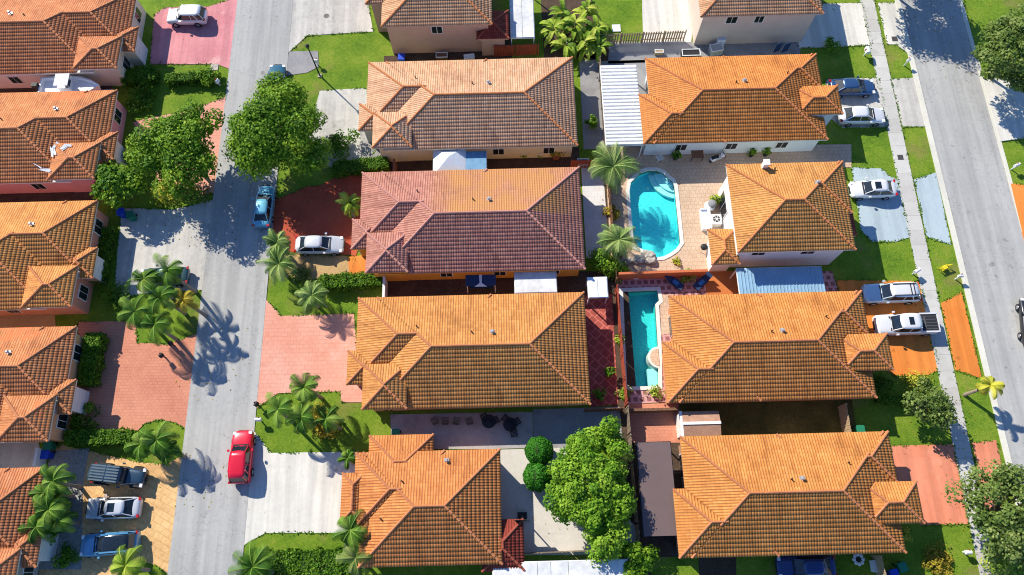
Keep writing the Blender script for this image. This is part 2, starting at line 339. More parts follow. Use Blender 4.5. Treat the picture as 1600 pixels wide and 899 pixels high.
# ------------------------------------------------------------------ ground
gx = 260
slab('ground', [(-gx, -160), (gx, -160), (gx, 260), (-gx, 260)], 0.0, grass_m, holes=(pool1, pool2), px=False, z0=-0.4)
slab('left_road', [(-29.5, -60), (-23.25, -60), (-23.35, 140), (-29.5, 140)], 0.062, asph_m, px=False)
slab('right_road', [(43.15, -60), (49.4, -60), (49.6, 140), (43.2, 140)], 0.062, asph_m, px=False)
slab('sidewalk', [(37.72, -60), (39.2, -60), (41.22, 140), (39.76, 140)], 0.07, walk_m, px=False)
# shift: the walk follows the measured edge
kerb = slab('kerb', [(42.62, -60), (43.14, -60), (43.19, 140), (42.67, 140)], 0.11, kerb_m, px=False)
slab('kerb', [(49.42, -60), (49.82, -60), (50.02, 140), (49.62, 140)], 0.11, kerb_m, px=False)
# driveways on the left street
slab('driveway', [(241, 24), (258, 12), (326, 11), (381, -8), (378, 60), (368, 112), (340, 101), (234, 101)], 0.05, pink_m)
slab('driveway', [(208, 190), (300, 172), (358, 150), (356, 210), (350, 300), (300, 306), (255, 300)], 0.05, salm_m)
slab('driveway', [(190, 326), (218, 326), (270, 328), (345, 310), (334, 400), (328, 453), (250, 456), (204, 462), (202, 472), (177, 470)], 0.05, conc_m)
slab('driveway', [(122, 503), (190, 502), (213, 505), (214, 536), (262, 538), (320, 518), (307, 600), (301, 676), (274, 660), (250, 656), (226, 662), (215, 674), (125, 671)], 0.05, paver_m)
slab('driveway', [(78, 703), (100, 694), (150, 707), (215, 722), (260, 726), (297, 705), (288, 784), (274, 905), (246, 884), (225, 878), (200, 910), (60, 910), (72, 760)], 0.05, tan_m)
slab('driveway', [(448, -10), (573, -10), (583, 50), (480, 56), (454, 80), (442, 88)], 0.05, conc_m)
slab('utility_pad', [(453, 81), (497, 80), (498, 105), (480, 114), (440, 120)], 0.045, grey_m)
slab('driveway', [(500, 142), (573, 138), (585, 240), (566, 252), (520, 262), (470, 250)], 0.05, conc_m)
slab('driveway', [(412, 385), (414, 318), (450, 305), (478, 292), (500, 290), (525, 277), (566, 272), (580, 345), (556, 400), (520, 398), (465, 396)], 0.05, red_m)
slab('mulch_bed', [(432, 398), (470, 398), (540, 400), (556, 408), (547, 425), (497, 436), (470, 440), (440, 425)], 0.04, mulch_m)
slab('front_path', [(543, 402), (580, 398), (590, 430), (547, 430)], 0.06, orange_m)
slab('driveway', [(406, 455), (419, 472), (440, 494), (553, 490), (560, 570), (580, 629), (534, 629), (532, 612), (434, 615), (404, 636), (390, 646), (400, 560)], 0.05, salm_m)
slab('driveway', [(392, 668), (404, 682), (424, 708), (560, 706), (562, 833), (415, 833), (386, 849), (374, 858)], 0.05, wconc_m)
slab('path', [(560, 170), (580, 168), (640, 240), (590, 262), (565, 240)], 0.055, gravel_m)
# driveways on the right street
slab('driveway', [(1288, 6), (1347, 5), (1363, 71), (1248, 76), (1240, 40)], 0.05, wconc_m)
slab('driveway_apron', [(1371, 5), (1426, 4), (1444, 110), (1424, 88), (1400, 70), (1386, 70)], 0.055, wconc_m)
slab('driveway', [(1290, 124), (1373, 122), (1388, 199), (1316, 200), (1290, 180)], 0.05, conc_m)
slab('driveway_apron', [(1392, 124), (1428, 122), (1446, 198), (1410, 199)], 0.055, conc_m)
slab('driveway', [(1330, 262), (1378, 264), (1390, 276), (1402, 280), (1422, 371), (1412, 374), (1400, 378), (1362, 378), (1345, 360)], 0.05, blue_m)
slab('driveway_apron', [(1428, 281), (1462, 270), (1486, 383), (1448, 371)], 0.055, blue_m)
slab('driveway', [(1306, 438), (1345, 438), (1438, 440), (1468, 578), (1450, 586), (1400, 588), (1345, 560)], 0.05, orange_m)
slab('driveway_apron', [(1470, 474), (1502, 456), (1534, 592), (1492, 578)], 0.055, orange_m)
slab('driveway', [(1391, 697), (1490, 694), (1513, 819), (1438, 821), (1400, 760)], 0.05, coral_m)
slab('driveway_apron', [(1519, 692), (1556, 688), (1575, 772), (1560, 800), (1540, 800)], 0.055, coral_m)
slab('driveway', [(1535, 124), (1640, 124), (1650, 210), (1561, 222)], 0.13, wconc_m)
slab('driveway', [(1578, 288), (1640, 290), (1660, 384), (1601, 384)], 0.13, orange_m)
# back yards
slab('patio', [(905, 94), (934, 94), (944, 232), (912, 234)], 0.04, grey_m)
slab('patio', [(908, 262), (942, 262), (952, 402), (916, 404)], 0.04, ltile_m)
slab('patio', [(600, 88), (800, 84), (800, 100), (600, 100)], 0.03, dirt_m)
slab('soil', [(602, 236), (905, 230), (905, 264), (602, 268)], 0.03, dirt_m)
slab('soil', [(606, 428), (950, 424), (952, 462), (606, 466)], 0.03, dirt_m)
slab('patio', [(913, 462), (956, 460), (966, 632), (924, 636)], 0.04, redpav_m)
slab('patio', [(610, 648), (832, 644), (833, 700), (770, 702), (612, 702)], 0.04, ground_mat('stained_slab', [(0.3, (.30, .28, .28)), (0.7, (.50, .47, .45))], .4, 3, .4, fine=.08, stain=(.6, .55, (.2, .2, .2), .5)))
slab('yard_surface', [(833, 640), (968, 636), (974, 700), (834, 702)], 0.035, grey_m)
slab('patio', [(780, 703), (880, 700), (1000, 830), (1000, 866), (786, 868)], 0.045, ground_mat('warm_slab', [(0.3, (.50, .47, .42)), (0.7, (.68, .64, .58))], .4, 3, .4, fine=.06))
slab('patio', [(1003, -5), (1085, -5), (1080, 66), (1005, 66)], 0.04, wconc_m)
slab('patio', [(952, 66), (1250, 66), (1250, 92), (950, 100)], 0.035, grey_m)
slab('patio', [(932, 96), (1014, 94), (1016, 228), (940, 230)], 0.035, grey_m)
slab('soil', [(845, 0), (850, 90), (930, 92), (930, 60), (925, -5)], 0.02, dirt_m)
slab('pool_deck', [(945, 230), (1330, 226), (1330, 262), (1150, 262), (1150, 412), (1110, 423), (956, 428), (950, 330)], 0.05, deck_m, holes=(pool1,))
slab('fence_strip', [(8.7, -6), (11.0, -6), (11.0, 50), (8.7, 50)], 0.02, dirt_m, px=False)
slab('patio', [(1100, 424), (1156, 424), (1160, 460), (1104, 462)], 0.06, ground_mat('rust_tile', [(0.3, (.45, .13, .04)), (0.7, (.62, .22, .07))], .4, 4, .4, fine=.08))
slab('pool_deck', [(962, 430), (1300, 424), (1310, 456), (1050, 470), (1054, 628), (976, 632), (970, 560)], 0.05, plum_m, holes=(pool2,))
slab('patio', [(1031, 462), (1052, 460), (1058, 520), (1033, 524)], 0.08, deck_m)
slab('patio', [(980, 632), (1060, 630), (1064, 692), (984, 692)], 0.04, paver_m)
slab('soil', [(1060, 628), (1330, 622), (1340, 680), (1060, 684)], 0.03, weed_m)
slab('patio', [(984, 692), (1064, 690), (1068, 870), (996, 872)], 0.03, dirt_m)
slab('soil', [(1092, 868), (1150, 868), (1150, 910), (1092, 910)], 0.03, dirt_m)
slab('soil', [(-40, 480), (84, 482), (88, 514), (-40, 516)], 0.03, mulch_m)
slab('soil', [(-40, 288), (150, 282), (146, 316), (-40, 318)], 0.03, dirt_m)
slab('soil', [(-40, 112), (190, 112), (170, 146), (-40, 150)], 0.03, dirt_m)
slab('patio', [(-40, 690), (60, 690), (70, 735), (-40, 738)], 0.03, conc_m)
slab('soil', [(140, 700), (78, 706), (60, 890), (128, 890), (130, 760)], 0.058, gravel_m)
slab('soil', [(600, 8), (618, 96), (800, 96), (800, 20)], 0.025, dirt_m)

# ------------------------------------------------------------------ tiled roofs
PITCH = 0.31; TW = 0.225; CH_ = 0.34
def zpiece(pc, x, y):
    x0, y0, x1, y1, ez = pc
    p = np.minimum(np.minimum(x-x0, x1-x), np.minimum(y-y0, y1-y))
    return np.where(p >= -1e-4, ez+p*PITCH, -1e3)
def envelope(pcs, x, y, skip=None):
    z = np.full(np.shape(x), -1e3)
    for i, pc in enumerate(pcs):
        if i != skip: z = np.maximum(z, zpiece(pc, x, y))
    return z
def tiled(pcs):
    """tile surfaces of the hipped wings, each cut where another wing rises above it"""
    V = []; Fc = []; UV = []; nv = 0
    for i, pc in enumerate(pcs):
        x0, y0, x1, y1, ez = pc
        half = min(x1-x0, y1-y0)/2
        for e in range(4):
            if e == 0: o = np.array([x0, y0]); d = np.array([1., 0]); n = np.array([0., 1]); L = x1-x0
            elif e == 1: o = np.array([x1, y0]); d = np.array([0, 1.]); n = np.array([-1., 0]); L = y1-y0
            elif e == 2: o = np.array([x1, y1]); d = np.array([-1., 0]); n = np.array([0, -1.]); L = x1-x0
            else: o = np.array([x0, y1]); d = np.array([0, -1.]); n = np.array([1., 0]); L = y1-y0
            us = np.arange(0, L+1e-6, TW/4)
            us[-1] = L
            nu = len(us)
            pm = np.minimum(np.minimum(us, L-us), half)
            # visible interval per column, sampled
            K = 160
            fr = (np.arange(K)+0.5)/K
            pp = pm[:, None]*fr[None, :]
            X = o[0]+d[0]*us[:, None]+n[0]*pp; Y = o[1]+d[1]*us[:, None]+n[1]*pp
            own = ez+pp*PITCH
            vis = np.ones_like(own, bool)
            for j, pj in enumerate(pcs):
                if j == i: continue
                zj = zpiece(pj, X, Y)
                vis &= (own >= zj-(1e-3 if i < j else -1e-3)) if True else vis
            anyv = vis.any(1)
            lo = np.where(anyv, vis.argmax(1)/K, 0)*pm
            hi = np.where(anyv, (K-vis[:, ::-1].argmax(1))/K, 0)*pm
            nc = int(math.ceil(half/CH_))
            rib = 0.032*(0.5-0.5*np.cos(2*np.pi*us/TW))**0.7
            for k in range(nc):
                a0 = np.clip(k*CH_, lo, hi); a1 = np.clip((k+1)*CH_, lo, hi)
                rows = []
                for (pv, dz) in ((a0, 0.0), (a0, 0.030), (a1, 0.002)):
                    x = o[0]+d[0]*us+n[0]*pv; y = o[1]+d[1]*us+n[1]*pv; z = ez+pv*PITCH+dz+(rib if dz else rib*0.4)
                    V.append(np.stack([x, y, z], 1)); UV.append(np.stack([us+e*40+i*97, np.full(nu, (k+0.5)*CH_)], 1)); rows.append(nv); nv += nu
                ok = ((a1[:-1]-a0[:-1]) + (a1[1:]-a0[1:])) > 0.02
                idx = np.nonzero(ok)[0]
                for q in (0, 1):
                    A = rows[q]+idx; B = rows[q+1]+idx
                    Fc.append(np.stack([A, A+1, B+1, B], 1))
    return np.concatenate(V), np.concatenate(Fc), np.concatenate(UV)
def mesh_np(name, V, Fq, uv, uvname, mat):
    me = D.meshes.new(name); nV = len(V); nF = len(Fq)
    me.vertices.add(nV); me.vertices.foreach_set('co', V.astype(np.float32).ravel())
    me.loops.add(nF*4); me.loops.foreach_set('vertex_index', Fq.astype(np.int32).ravel())
    me.polygons.add(nF); me.polygons.foreach_set('loop_start', np.arange(0, nF*4, 4, dtype=np.int32)); me.polygons.foreach_set('loop_total', np.full(nF, 4, np.int32))
    if uv is not None:
        l = me.uv_layers.new(name=uvname); l.data.foreach_set('uv', uv[Fq.ravel()].astype(np.float32).ravel())
    me.materials.append(mat); me.update(calc_edges=True); return me
def roof_caps(pcs, mat, parent):
    for i, (x0, y0, x1, y1, ez) in enumerate(pcs):
        h = min(x1-x0, y1-y0)/2; zt = ez+h*PITCH
        if x1-x0 >= y1-y0: r0 = (x0+h, y0+h); r1 = (x1-h, y0+h)
        else: r0 = (x0+h, y0+h); r1 = (x0+h, y1-h)
        if x1-x0 >= y1-y0: segs = [((x0, y0), r0), ((x0, y1), r0), ((x1, y0), r1), ((x1, y1), r1), (r0, r1)]
        else: segs = [((x0, y0), r0), ((x1, y0), r0), ((x0, y1), r1), ((x1, y1), r1), (r0, r1)]
        for k, (a, b) in enumerate(segs):
            L = math.dist(a, b)
            if L < 0.15: continue
            mb = MB(); n = max(1, round(L/0.42)); tx, ty = (b[0]-a[0])/L, (b[1]-a[1])/L
            for q in range(n):
                f0, f1 = q/n, (q+1)/n; fm = (f0+f1)/2
                cx, cy = a[0]+(b[0]-a[0])*fm, a[1]+(b[1]-a[1])*fm
                own = float(zpiece((x0, y0, x1, y1, ez), cx, cy))
                env = float(envelope(pcs, cx, cy))
                dl = 0.25
                e1 = float(envelope(pcs, cx-ty*dl, cy+tx*dl)); e2 = float(envelope(pcs, cx+ty*dl, cy-tx*dl))
                if own < env-0.03 or 2*env-max(e1, 0)-max(e2, 0) < 0.25*dl*PITCH:
                    if mb.v: mb.build('ridge_cap', mat, parent); mb = MB()
                    continue
                z0 = ez+(h*PITCH if k == 4 else h*PITCH*f0); z1 = ez+(h*PITCH if k == 4 else h*PITCH*f1)
                p0 = (a[0]+(b[0]-a[0])*f0, a[1]+(b[1]-a[1])*f0, z0+0.04); p1 = (a[0]+(b[0]-a[0])*(f1+.06/L), a[1]+(b[1]-a[1])*(f1+.06/L), z1+0.03)
                mb.tube(p0, p1, 0.12, 0.09, 7)
            if mb.v: mb.build('ridge_cap', mat, parent)
HOUSES = {}
def window(parent, x, y, z0, z1, w, side, shut=False):
    """framed window on a wall facing N/S/E/W"""
    f = MB(); g = MB(); t = .05
    if side in 'EW':
        s = 1 if side == 'E' else -1; xa, xb = sorted((x-s*.02, x+s*.07)); f.box(xa, y-w/2, z0, xb, y+w/2, z1)
        xc, xd = sorted((x+s*.07, x+s*.085))
        for k in (-1, 1):
            ya, yb = sorted((y+k*.03, y+k*(w/2-.08))); g.box(xc, ya, z0+.08, xd, yb, z1-.08)
    else:
        s = 1 if side == 'N' else -1; ya, yb = sorted((y-s*.02, y+s*.07)); f.box(x-w/2, ya, z0, x+w/2, yb, z1)
        yc, yd = sorted((y+s*.07, y+s*.085))
        for k in (-1, 1):
            xa, xb = sorted((x+k*.03, x+k*(w/2-.08))); g.box(xa, yc, z0+.08, xb, yd, z1-.08)
    fo = f.build('window', 'trim_white', parent); g.build('pane', 'dark_glass', fo)
def garage(parent, x, y, w, side, h=2.2):
    s = 1 if side == 'E' else -1; f = MB()
    xa, xb = sorted((x-s*.02, x+s*.05)); f.box(xa, y-w/2, 0, xb, y+w/2, h)
    for k in range(4):
        xc, xd = sorted((x+s*.05, x+s*.075)); f.box(xc, y-w/2+.1, .08+k*.54, xd, y+w/2-.1, .56+k*.54)
    f.build('garage_door', 'trim_white', parent)
def house(key, label, pcs, roofmat, cap, wallc, group, extra=(), over=0.45, vents=(), two=False, sheds=()):
    """pcs: hipped wings (x0,y0,x1,y1,eave height); extra: lower lean-to wings with their own tile colour"""
    cx = sum(p[0]+p[2] for p in pcs)/2/len(pcs); cy = sum(p[1]+p[3] for p in pcs)/2/len(pcs)
    h = thing('tiled_house', label, 'house', (round(cx, 2), round(cy, 2), 0), group=group); L = np.array(ROOT[h.name])
    HOUSES[key] = (pcs, h)
    wm = plain('wall_'+key, wallc, .85, var=.06, scale=.7)
    W = MB(); Fs = MB()
    for i, (x0, y0, x1, y1, ez) in enumerate(list(pcs)+[e[0] for e in extra]):
        e = over+0.006*i
        W.box(x0+e, y0+e, -0.2, x1-e, y1-e, ez-0.02-0.004*i)
        a = 0.012+0.004*i
        # fascia board and soffit under the tiles
        Fs.box(x0+a, y0+a, ez-0.17-0.003*i, x1-a, y1-a, ez+0.012-0.003*i)
    W.build('wall', wm, h); Fs.build('fascia', plain('fascia_'+key, tuple(min(1, c*.9) for c in wallc) if key[0] != 'L' else (.72, .68, .60), .7), h)
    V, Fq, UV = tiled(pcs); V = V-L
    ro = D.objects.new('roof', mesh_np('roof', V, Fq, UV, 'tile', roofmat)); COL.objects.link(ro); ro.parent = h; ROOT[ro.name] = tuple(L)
    roof_caps(pcs, capmats[cap], ro)
    for pc, rm, cp in extra:
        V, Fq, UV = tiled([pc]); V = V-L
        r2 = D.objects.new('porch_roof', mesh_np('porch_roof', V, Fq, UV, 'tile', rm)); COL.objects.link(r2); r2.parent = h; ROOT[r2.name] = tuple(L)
        roof_caps([pc], capmats[cp], r2)
    for k, (vx, vy) in enumerate(vents):
        z = 4.0
        for _ in range(8):
            q = G(vx, vy, z); z = float(envelope(pcs, q.x, q.y))
            if z < 0: z = 3.5
        m = MB(); m.tube((q.x, q.y, z-.1), (q.x, q.y, z+.32), .06, .06, 8)
        if k == len(vents)-1: m.tube((q.x, q.y, z+.28), (q.x, q.y, z+.42), .17, .1, 10); m.box(q.x-.2, q.y-.2, z-.12, q.x+.2, q.y+.2, z+.07)
        m.build('roof_vent', 'grey_metal' if k == len(vents)-1 else 'black_metal', ro)
    return h
E1 = 3.0
def M_house(key, label, N, S, roofmat, cap, wallc, vents, xb=6.75, xf=-14.0):
    pcs = [(-12.2 if N > 10 else -12.95, S, xb, N, E1), (xf, N-7.6, xf+12, N-.004, E1), (xf-.7, N-7.95, xf+2.2, N-4.9, E1), (xf+.85, S-.06, xf+4.7, S+3.9, E1+.6)]
    h = house(key, label, pcs, roofmat, cap, wallc, 'tiled hip-roof houses in the row right of the left road', vents=vents)
    garage(h, xf+.45, N-2.6, 4.4, 'W'); garage(h, xf-.25, N-6.4, 2.2, 'W', 2.3)
    window(h, xf+.45+.85, S+1.9, .8, 2.1, 1.4, 'W')
    for q in (2, 7, 12): window(h, xf+6+q, S+.45, .95, 2.1, 1.2, 'S'); window(h, xf+5+q, N-.45, .95, 2.1, 1.2, 'N')
    window(h, xb-.45, N-3, .2, 2.3, 2.2, 'E'); window(h, xb-.45, S+3, .9, 2.1, 1.4, 'E')
    return h
M_house('M1', 'peach tiled house beside the street lamp, second from the top in its row', 46.65, 36.45, RT['M1'], 'orange', (.72, .66, .52), [(649, 122), (738, 131), (763, 130)])
M_house('M2', 'dark rose and ochre tiled house behind the red driveway with the parked sedan', 34.1, 23.6, RT['M2'], 'pink', (.72, .36, .06), [(652, 299), (739, 312), (764, 312)], 6.75, -14.1)
M_house('M3', 'honey coloured tiled house behind the wide plain salmon driveway', 21.4, 11.2, RT['M3'], 'amber', (.62, .28, .16), [(651, 510), (737, 519), (769, 519)], 6.5, -13.9)
house('M4', 'shorter amber tiled house between the white concrete driveway and the big bright green tree',
      [(-12.9, -1.45, -1.33, 7.65, E1), (-13.5, 1.45, -6, 7.64, E1), (-14.55, 2.0, -12.6, 6.0, E1)], RT['M4'], 'amber', (.62, .30, .14),
      'tiled hip-roof houses in the row right of the left road', extra=[((-12.5, 4.5, -7.0, 9.1, 2.55), RT['M4'], 'amber'), ((-3.0, -2.0, .45, 2.0, 2.5), RT['D'], 'dark')], vents=[(595, 811), (628, 752), (698, 720)])
h = house('M0', 'two-storey salmon walled house with its driveway at the top edge of the photo', [(-12.5, 49.45, -1.32, 59.5, 4.9), (-14.2, 52.3, -8, 59.0, 4.9)], RT['M0'], 'orange', (.60, .36, .26),
      'tiled hip-roof houses in the row right of the left road', extra=[((-3.0, 48.9, .35, 52.4, 3.3), RT['D'], 'dark')])
window(h, -12.05, 50.8, .5, 2.4, 1.0, 'W'); window(h, -7, 49.9, 3.2, 4.3, 1.2, 'S')
def R_house(key, label, N, S, roofmat, cap, wallc, vents, wing=4.2, x0=14.1):
    pcs = [(x0, S, 31.05, N, E1), (22, N-wing, 31.45, N-.004, E1), (x0-1.0, S, x0+7, N-4.25, E1), (28.2, N-7.45, 32.7, N-4.15, E1+.55)]
    h = house(key, label, pcs, roofmat, cap, wallc, 'tiled hip-roof houses in the row left of the sidewalk', vents=vents)
    garage(h, 30.95, N-2.1, 3.4, 'E'); window(h, 30.6, S+1.3, .8, 2.1, 1.3, 'E'); garage(h, 32.25, N-5.8, 1.6, 'E', 2.5)
    window(h, x0+.45, N-2.2, .2, 2.3, 2.0, 'W')
    for q in (3, 8, 13): window(h, x0+q, S+.45, .95, 2.1, 1.2, 'S'); window(h, x0+q, N-.45, .95, 2.1, 1.2, 'N')
    return h
R_house('R1', 'orange tiled house between the white ribbed patio cover and two parked sedans', 46.3, 36.4, RT['R1'], 'orange', (.66, .74, .78), [(1150, 129), (1230, 115), (1163, 127)])
h = house('R2', 'two-storey white walled house with gold tiled roof beside the lagoon-shaped pool', [(20.2, 24.1, 30.75, 32.95, 4.9), (24, 27.7, 31.05, 32.946, 4.9)], RT['R2'], 'orange', (.80, .79, .76),
      'tiled hip-roof houses in the row left of the sidewalk', extra=[((18.3, 23.7, 20.9, 27.25, 3.0), RT['R2'], 'orange'), ((29.8, 26.2, 32.0, 30.2, 3.1), RT['D'], 'dark')], vents=[(1210, 265), (1277, 286)])
for x, y, sd in ((22.5, 24.55, 'S'), (27, 24.55, 'S'), (23, 32.5, 'N'), (28, 32.5, 'N')): window(h, x, y, 3.2, 4.4, 1.3, sd)
window(h, 20.65, 30.5, .2, 2.3, 2.4, 'W'); window(h, 30.3, 25.4, .8, 2.0, 1.2, 'E'); garage(h, 30.6, 31.3, 1.6, 'E')
MB().box(23.4, 32.3, 4.5, 23.85, 32.75, 5.9).box(23.34, 32.24, 5.9, 23.91, 32.81, 6.0).build('chimney', 'trim_white', h)
R_house('R3', 'tangerine tiled house between the narrow dark pool and the orange driveway with a pickup', 20.85, 11.15, RT['R3'], 'amber', (.60, .26, .12), [(1205, 518), (1290, 495), (1222, 517)])
R_house('R4', 'orange tiled house with the plain coral driveway at the lower right', 8.3, -1.35, RT['R3'], 'amber', (.42, .24, .15), [(1236, 749), (1325, 723), (1253, 748)], x0=13.85)
h = house('R0', 'two-storey beige house with grilled upper windows at the top edge, right of the white patio', [(19.65, 49.6, 32.0, 59.5, 5.0)], RT['M0'], 'amber', (.62, .50, .42),
      'tiled hip-roof houses in the row left of the sidewalk')
window(h, 23.1, 50.05, 3.4, 4.5, 1.2, 'S'); window(h, 25.9, 50.05, 3.4, 4.5, 1.0, 'S'); garage(h, 31.55, 54, 4.4, 'E')
def L_house(key, label, N, S, roofmat, cap, wallc, vents, xf=-39.15):
    pcs = [(-60.5, S, xf-2.95, N, E1), (xf-12, N-7.6, xf, N-.004, E1), (xf-2.2, N-7.9, xf+.8, N-4.85, E1), (xf-4.8, S-.06, xf-.35, S+3.9, E1+.6)]
    h = house(key, label, pcs, roofmat, cap, wallc, 'tiled hip-roof houses along the left edge', vents=vents)
    garage(h, xf+.35, N-6.4, 2.1, 'E', 2.4)
    window(h, xf-.45, N-2.1, .9, 2.2, 1.5, 'E'); window(h, xf-.8, S+2, .8, 2.2, 1.4, 'E')
    for q in (4, 9, 14): window(h, xf-q-3, S+.45, .95, 2.1, 1.2, 'S')
    return h
L_house('L0', 'brick coloured tiled house beside the pink driveway in the top left corner', 56.6, 46.3, RT['L0'], 'amber', (.80, .66, .52), [(38, 24), (17, 22)], -38.9)
L_house('L1', 'clay tiled house with pink walls and white sheets on its roof, beside the boat', 44.1, 33.9, RT['L1'], 'amber', (.78, .34, .34), [(3, 187), (88, 171)])
L_house('L2', 'apricot tiled house with salmon walls behind the driveway shaded by the palm island', 31.85, 21.1, RT['L2'], 'orange', (.68, .30, .20), [(50, 351)])
L_house('L3', 'tiled house with orange walls behind the empty brick paver driveway', 19.4, 9.2, RT['L1'], 'amber', (.76, .40, .20), [(14, 551)], -39.0)
L_house('L4', 'tiled house in the bottom left corner behind the driveway with three parked cars', 7.1, -3.2, RT['L0'], 'amber', (.42, .38, .36), [], -39.6)
# ------------------------------------------------------------------ pools
def offset(poly, d):
    n = len(poly); out = []; P = [Vector(p) for p in poly]
    ar = sum(P[i].x*P[(i+1) % n].y-P[(i+1) % n].x*P[i].y for i in range(n)); sg = 1 if ar > 0 else -1
    for i in range(n):
        a = (P[i]-P[i-1]).normalized(); b = (P[(i+1) % n]-P[i]).normalized()
        na = Vector((a.y, -a.x))*sg; nb = Vector((b.y, -b.x))*sg; m = (na+nb)
        m = m/max(0.35, m.dot(na)); out.append(tuple(P[i]+m*d))
    return out
m, t, b = nodes('pool_water')
gl = t.nodes.new('ShaderNodeBsdfGlossy'); gl.inputs['Roughness'].default_value = 0.04
tp = t.nodes.new('ShaderNodeBsdfTransparent'); tp.inputs[0].default_value = (.86, .99, .99, 1)
tc = t.nodes.new('ShaderNodeTexCoord'); nz = noise(t, 3.5, 3, .6, tc.outputs['Object']); bp = t.nodes.new('ShaderNodeBump'); bp.inputs['Distance'].default_value = .03
t.links.new(nz.outputs[0], bp.inputs['Height']); lw_ = t.nodes.new('ShaderNodeLayerWeight'); lw_.inputs[0].default_value = .3; t.links.new(bp.outputs[0], lw_.inputs['Normal']); fr = ramp(t, lw_.outputs['Facing'], [(0.0, (.025,)*3), (1.0, (.35,)*3)]); t.links.new(bp.outputs[0], gl.inputs['Normal'])
mx = t.nodes.new('ShaderNodeMixShader'); t.links.new(fr.outputs[0], mx.inputs[0]); t.links.new(tp.outputs[0], mx.inputs[1]); t.links.new(gl.outputs[0], mx.inputs[2])
t.links.new(mx.outputs[0], t.nodes['Material Output'].inputs[0]); MATS['pool_water'] = m
def caustic(name, c):
    m, t, b = nodes(name); tc = t.nodes.new('ShaderNodeTexCoord')
    v = noise(t, 7, 4, .7, tc.outputs['Object'])
    r = ramp(t, v.outputs[0], [(0.35, tuple(x*.8 for x in c)), (0.65, tuple(min(1, x*1.15+.02) for x in c))]); t.links.new(r.outputs[0], b.inputs['Base Color']); MATS[name] = m
caustic('plaster_cyan', (.06, .86, .90)); caustic('plaster_teal', (.03, .66, .64))
def pool(label, poly, plaster, depth):
    c = (sum(p[0] for p in poly)/len(poly), sum(p[1] for p in poly)/len(poly), 0)
    t = thing('swimming_pool', label, 'pool', c); mb = MB(); n = len(poly)
    if sum(poly[i][0]*poly[(i+1) % n][1]-poly[(i+1) % n][0]*poly[i][1] for i in range(n)) < 0: poly = poly[::-1]
    mb.v = [(p[0], p[1], .06) for p in poly]+[(p[0], p[1], -depth) for p in poly]
    mb.f = [(i, n+i, n+(i+1) % n, (i+1) % n) for i in range(n)]+[tuple(n+i for i in range(n))]
    mb.build('basin', plaster, t)
    w = MB(); w.v = [(p[0], p[1], -.06) for p in poly]; w.f = [tuple(range(n))]; w.build('water', 'pool_water', t)
    k = slab('coping', offset(poly, .32), .11, 'coping', holes=(offset(poly, -.02),), px=False, z0=-.02, kind='x'); del k['kind']
    k.parent = t; k.data.transform(Matrix.Translation((-c[0], -c[1], 0)))
    return t
p1 = pool('lagoon-shaped bright turquoise pool with curved corner steps in the sandy paver deck', pool1, 'plaster_cyan', .95)
for k, (r, z) in enumerate(((2.7, -.55), (2.15, -.36), (1.6, -.18))):
    c = G(1057, 268); MB().prism([(c.x, c.y)]+[(c.x+r*math.cos(R(a)), c.y+r*math.sin(R(a))) for a in range(180, 272, 8)], -.85, z).build('step', 'pool_step', p1)
p2 = pool('long narrow dark teal pool with a round spa ledge between red fence and tangerine house', pool2, 'plaster_teal', 1.4)
c = G(1029, 559); ring = arc(c.x, c.y, 1.0, 90, 270, 16)
MB().prism(ring, -1.0, .14).build('spa_rim', 'coping', p2); MB().prism(arc(c.x, c.y, .8, 90, 270, 16), .0, .17).build('spa_ledge', deck_m, p2)
c = G(1024, 590); MB().box(c.x-.6, c.y-.9, -1.0, c.x+.45, c.y+.9, -.4).build('step', 'pool_step', p2)

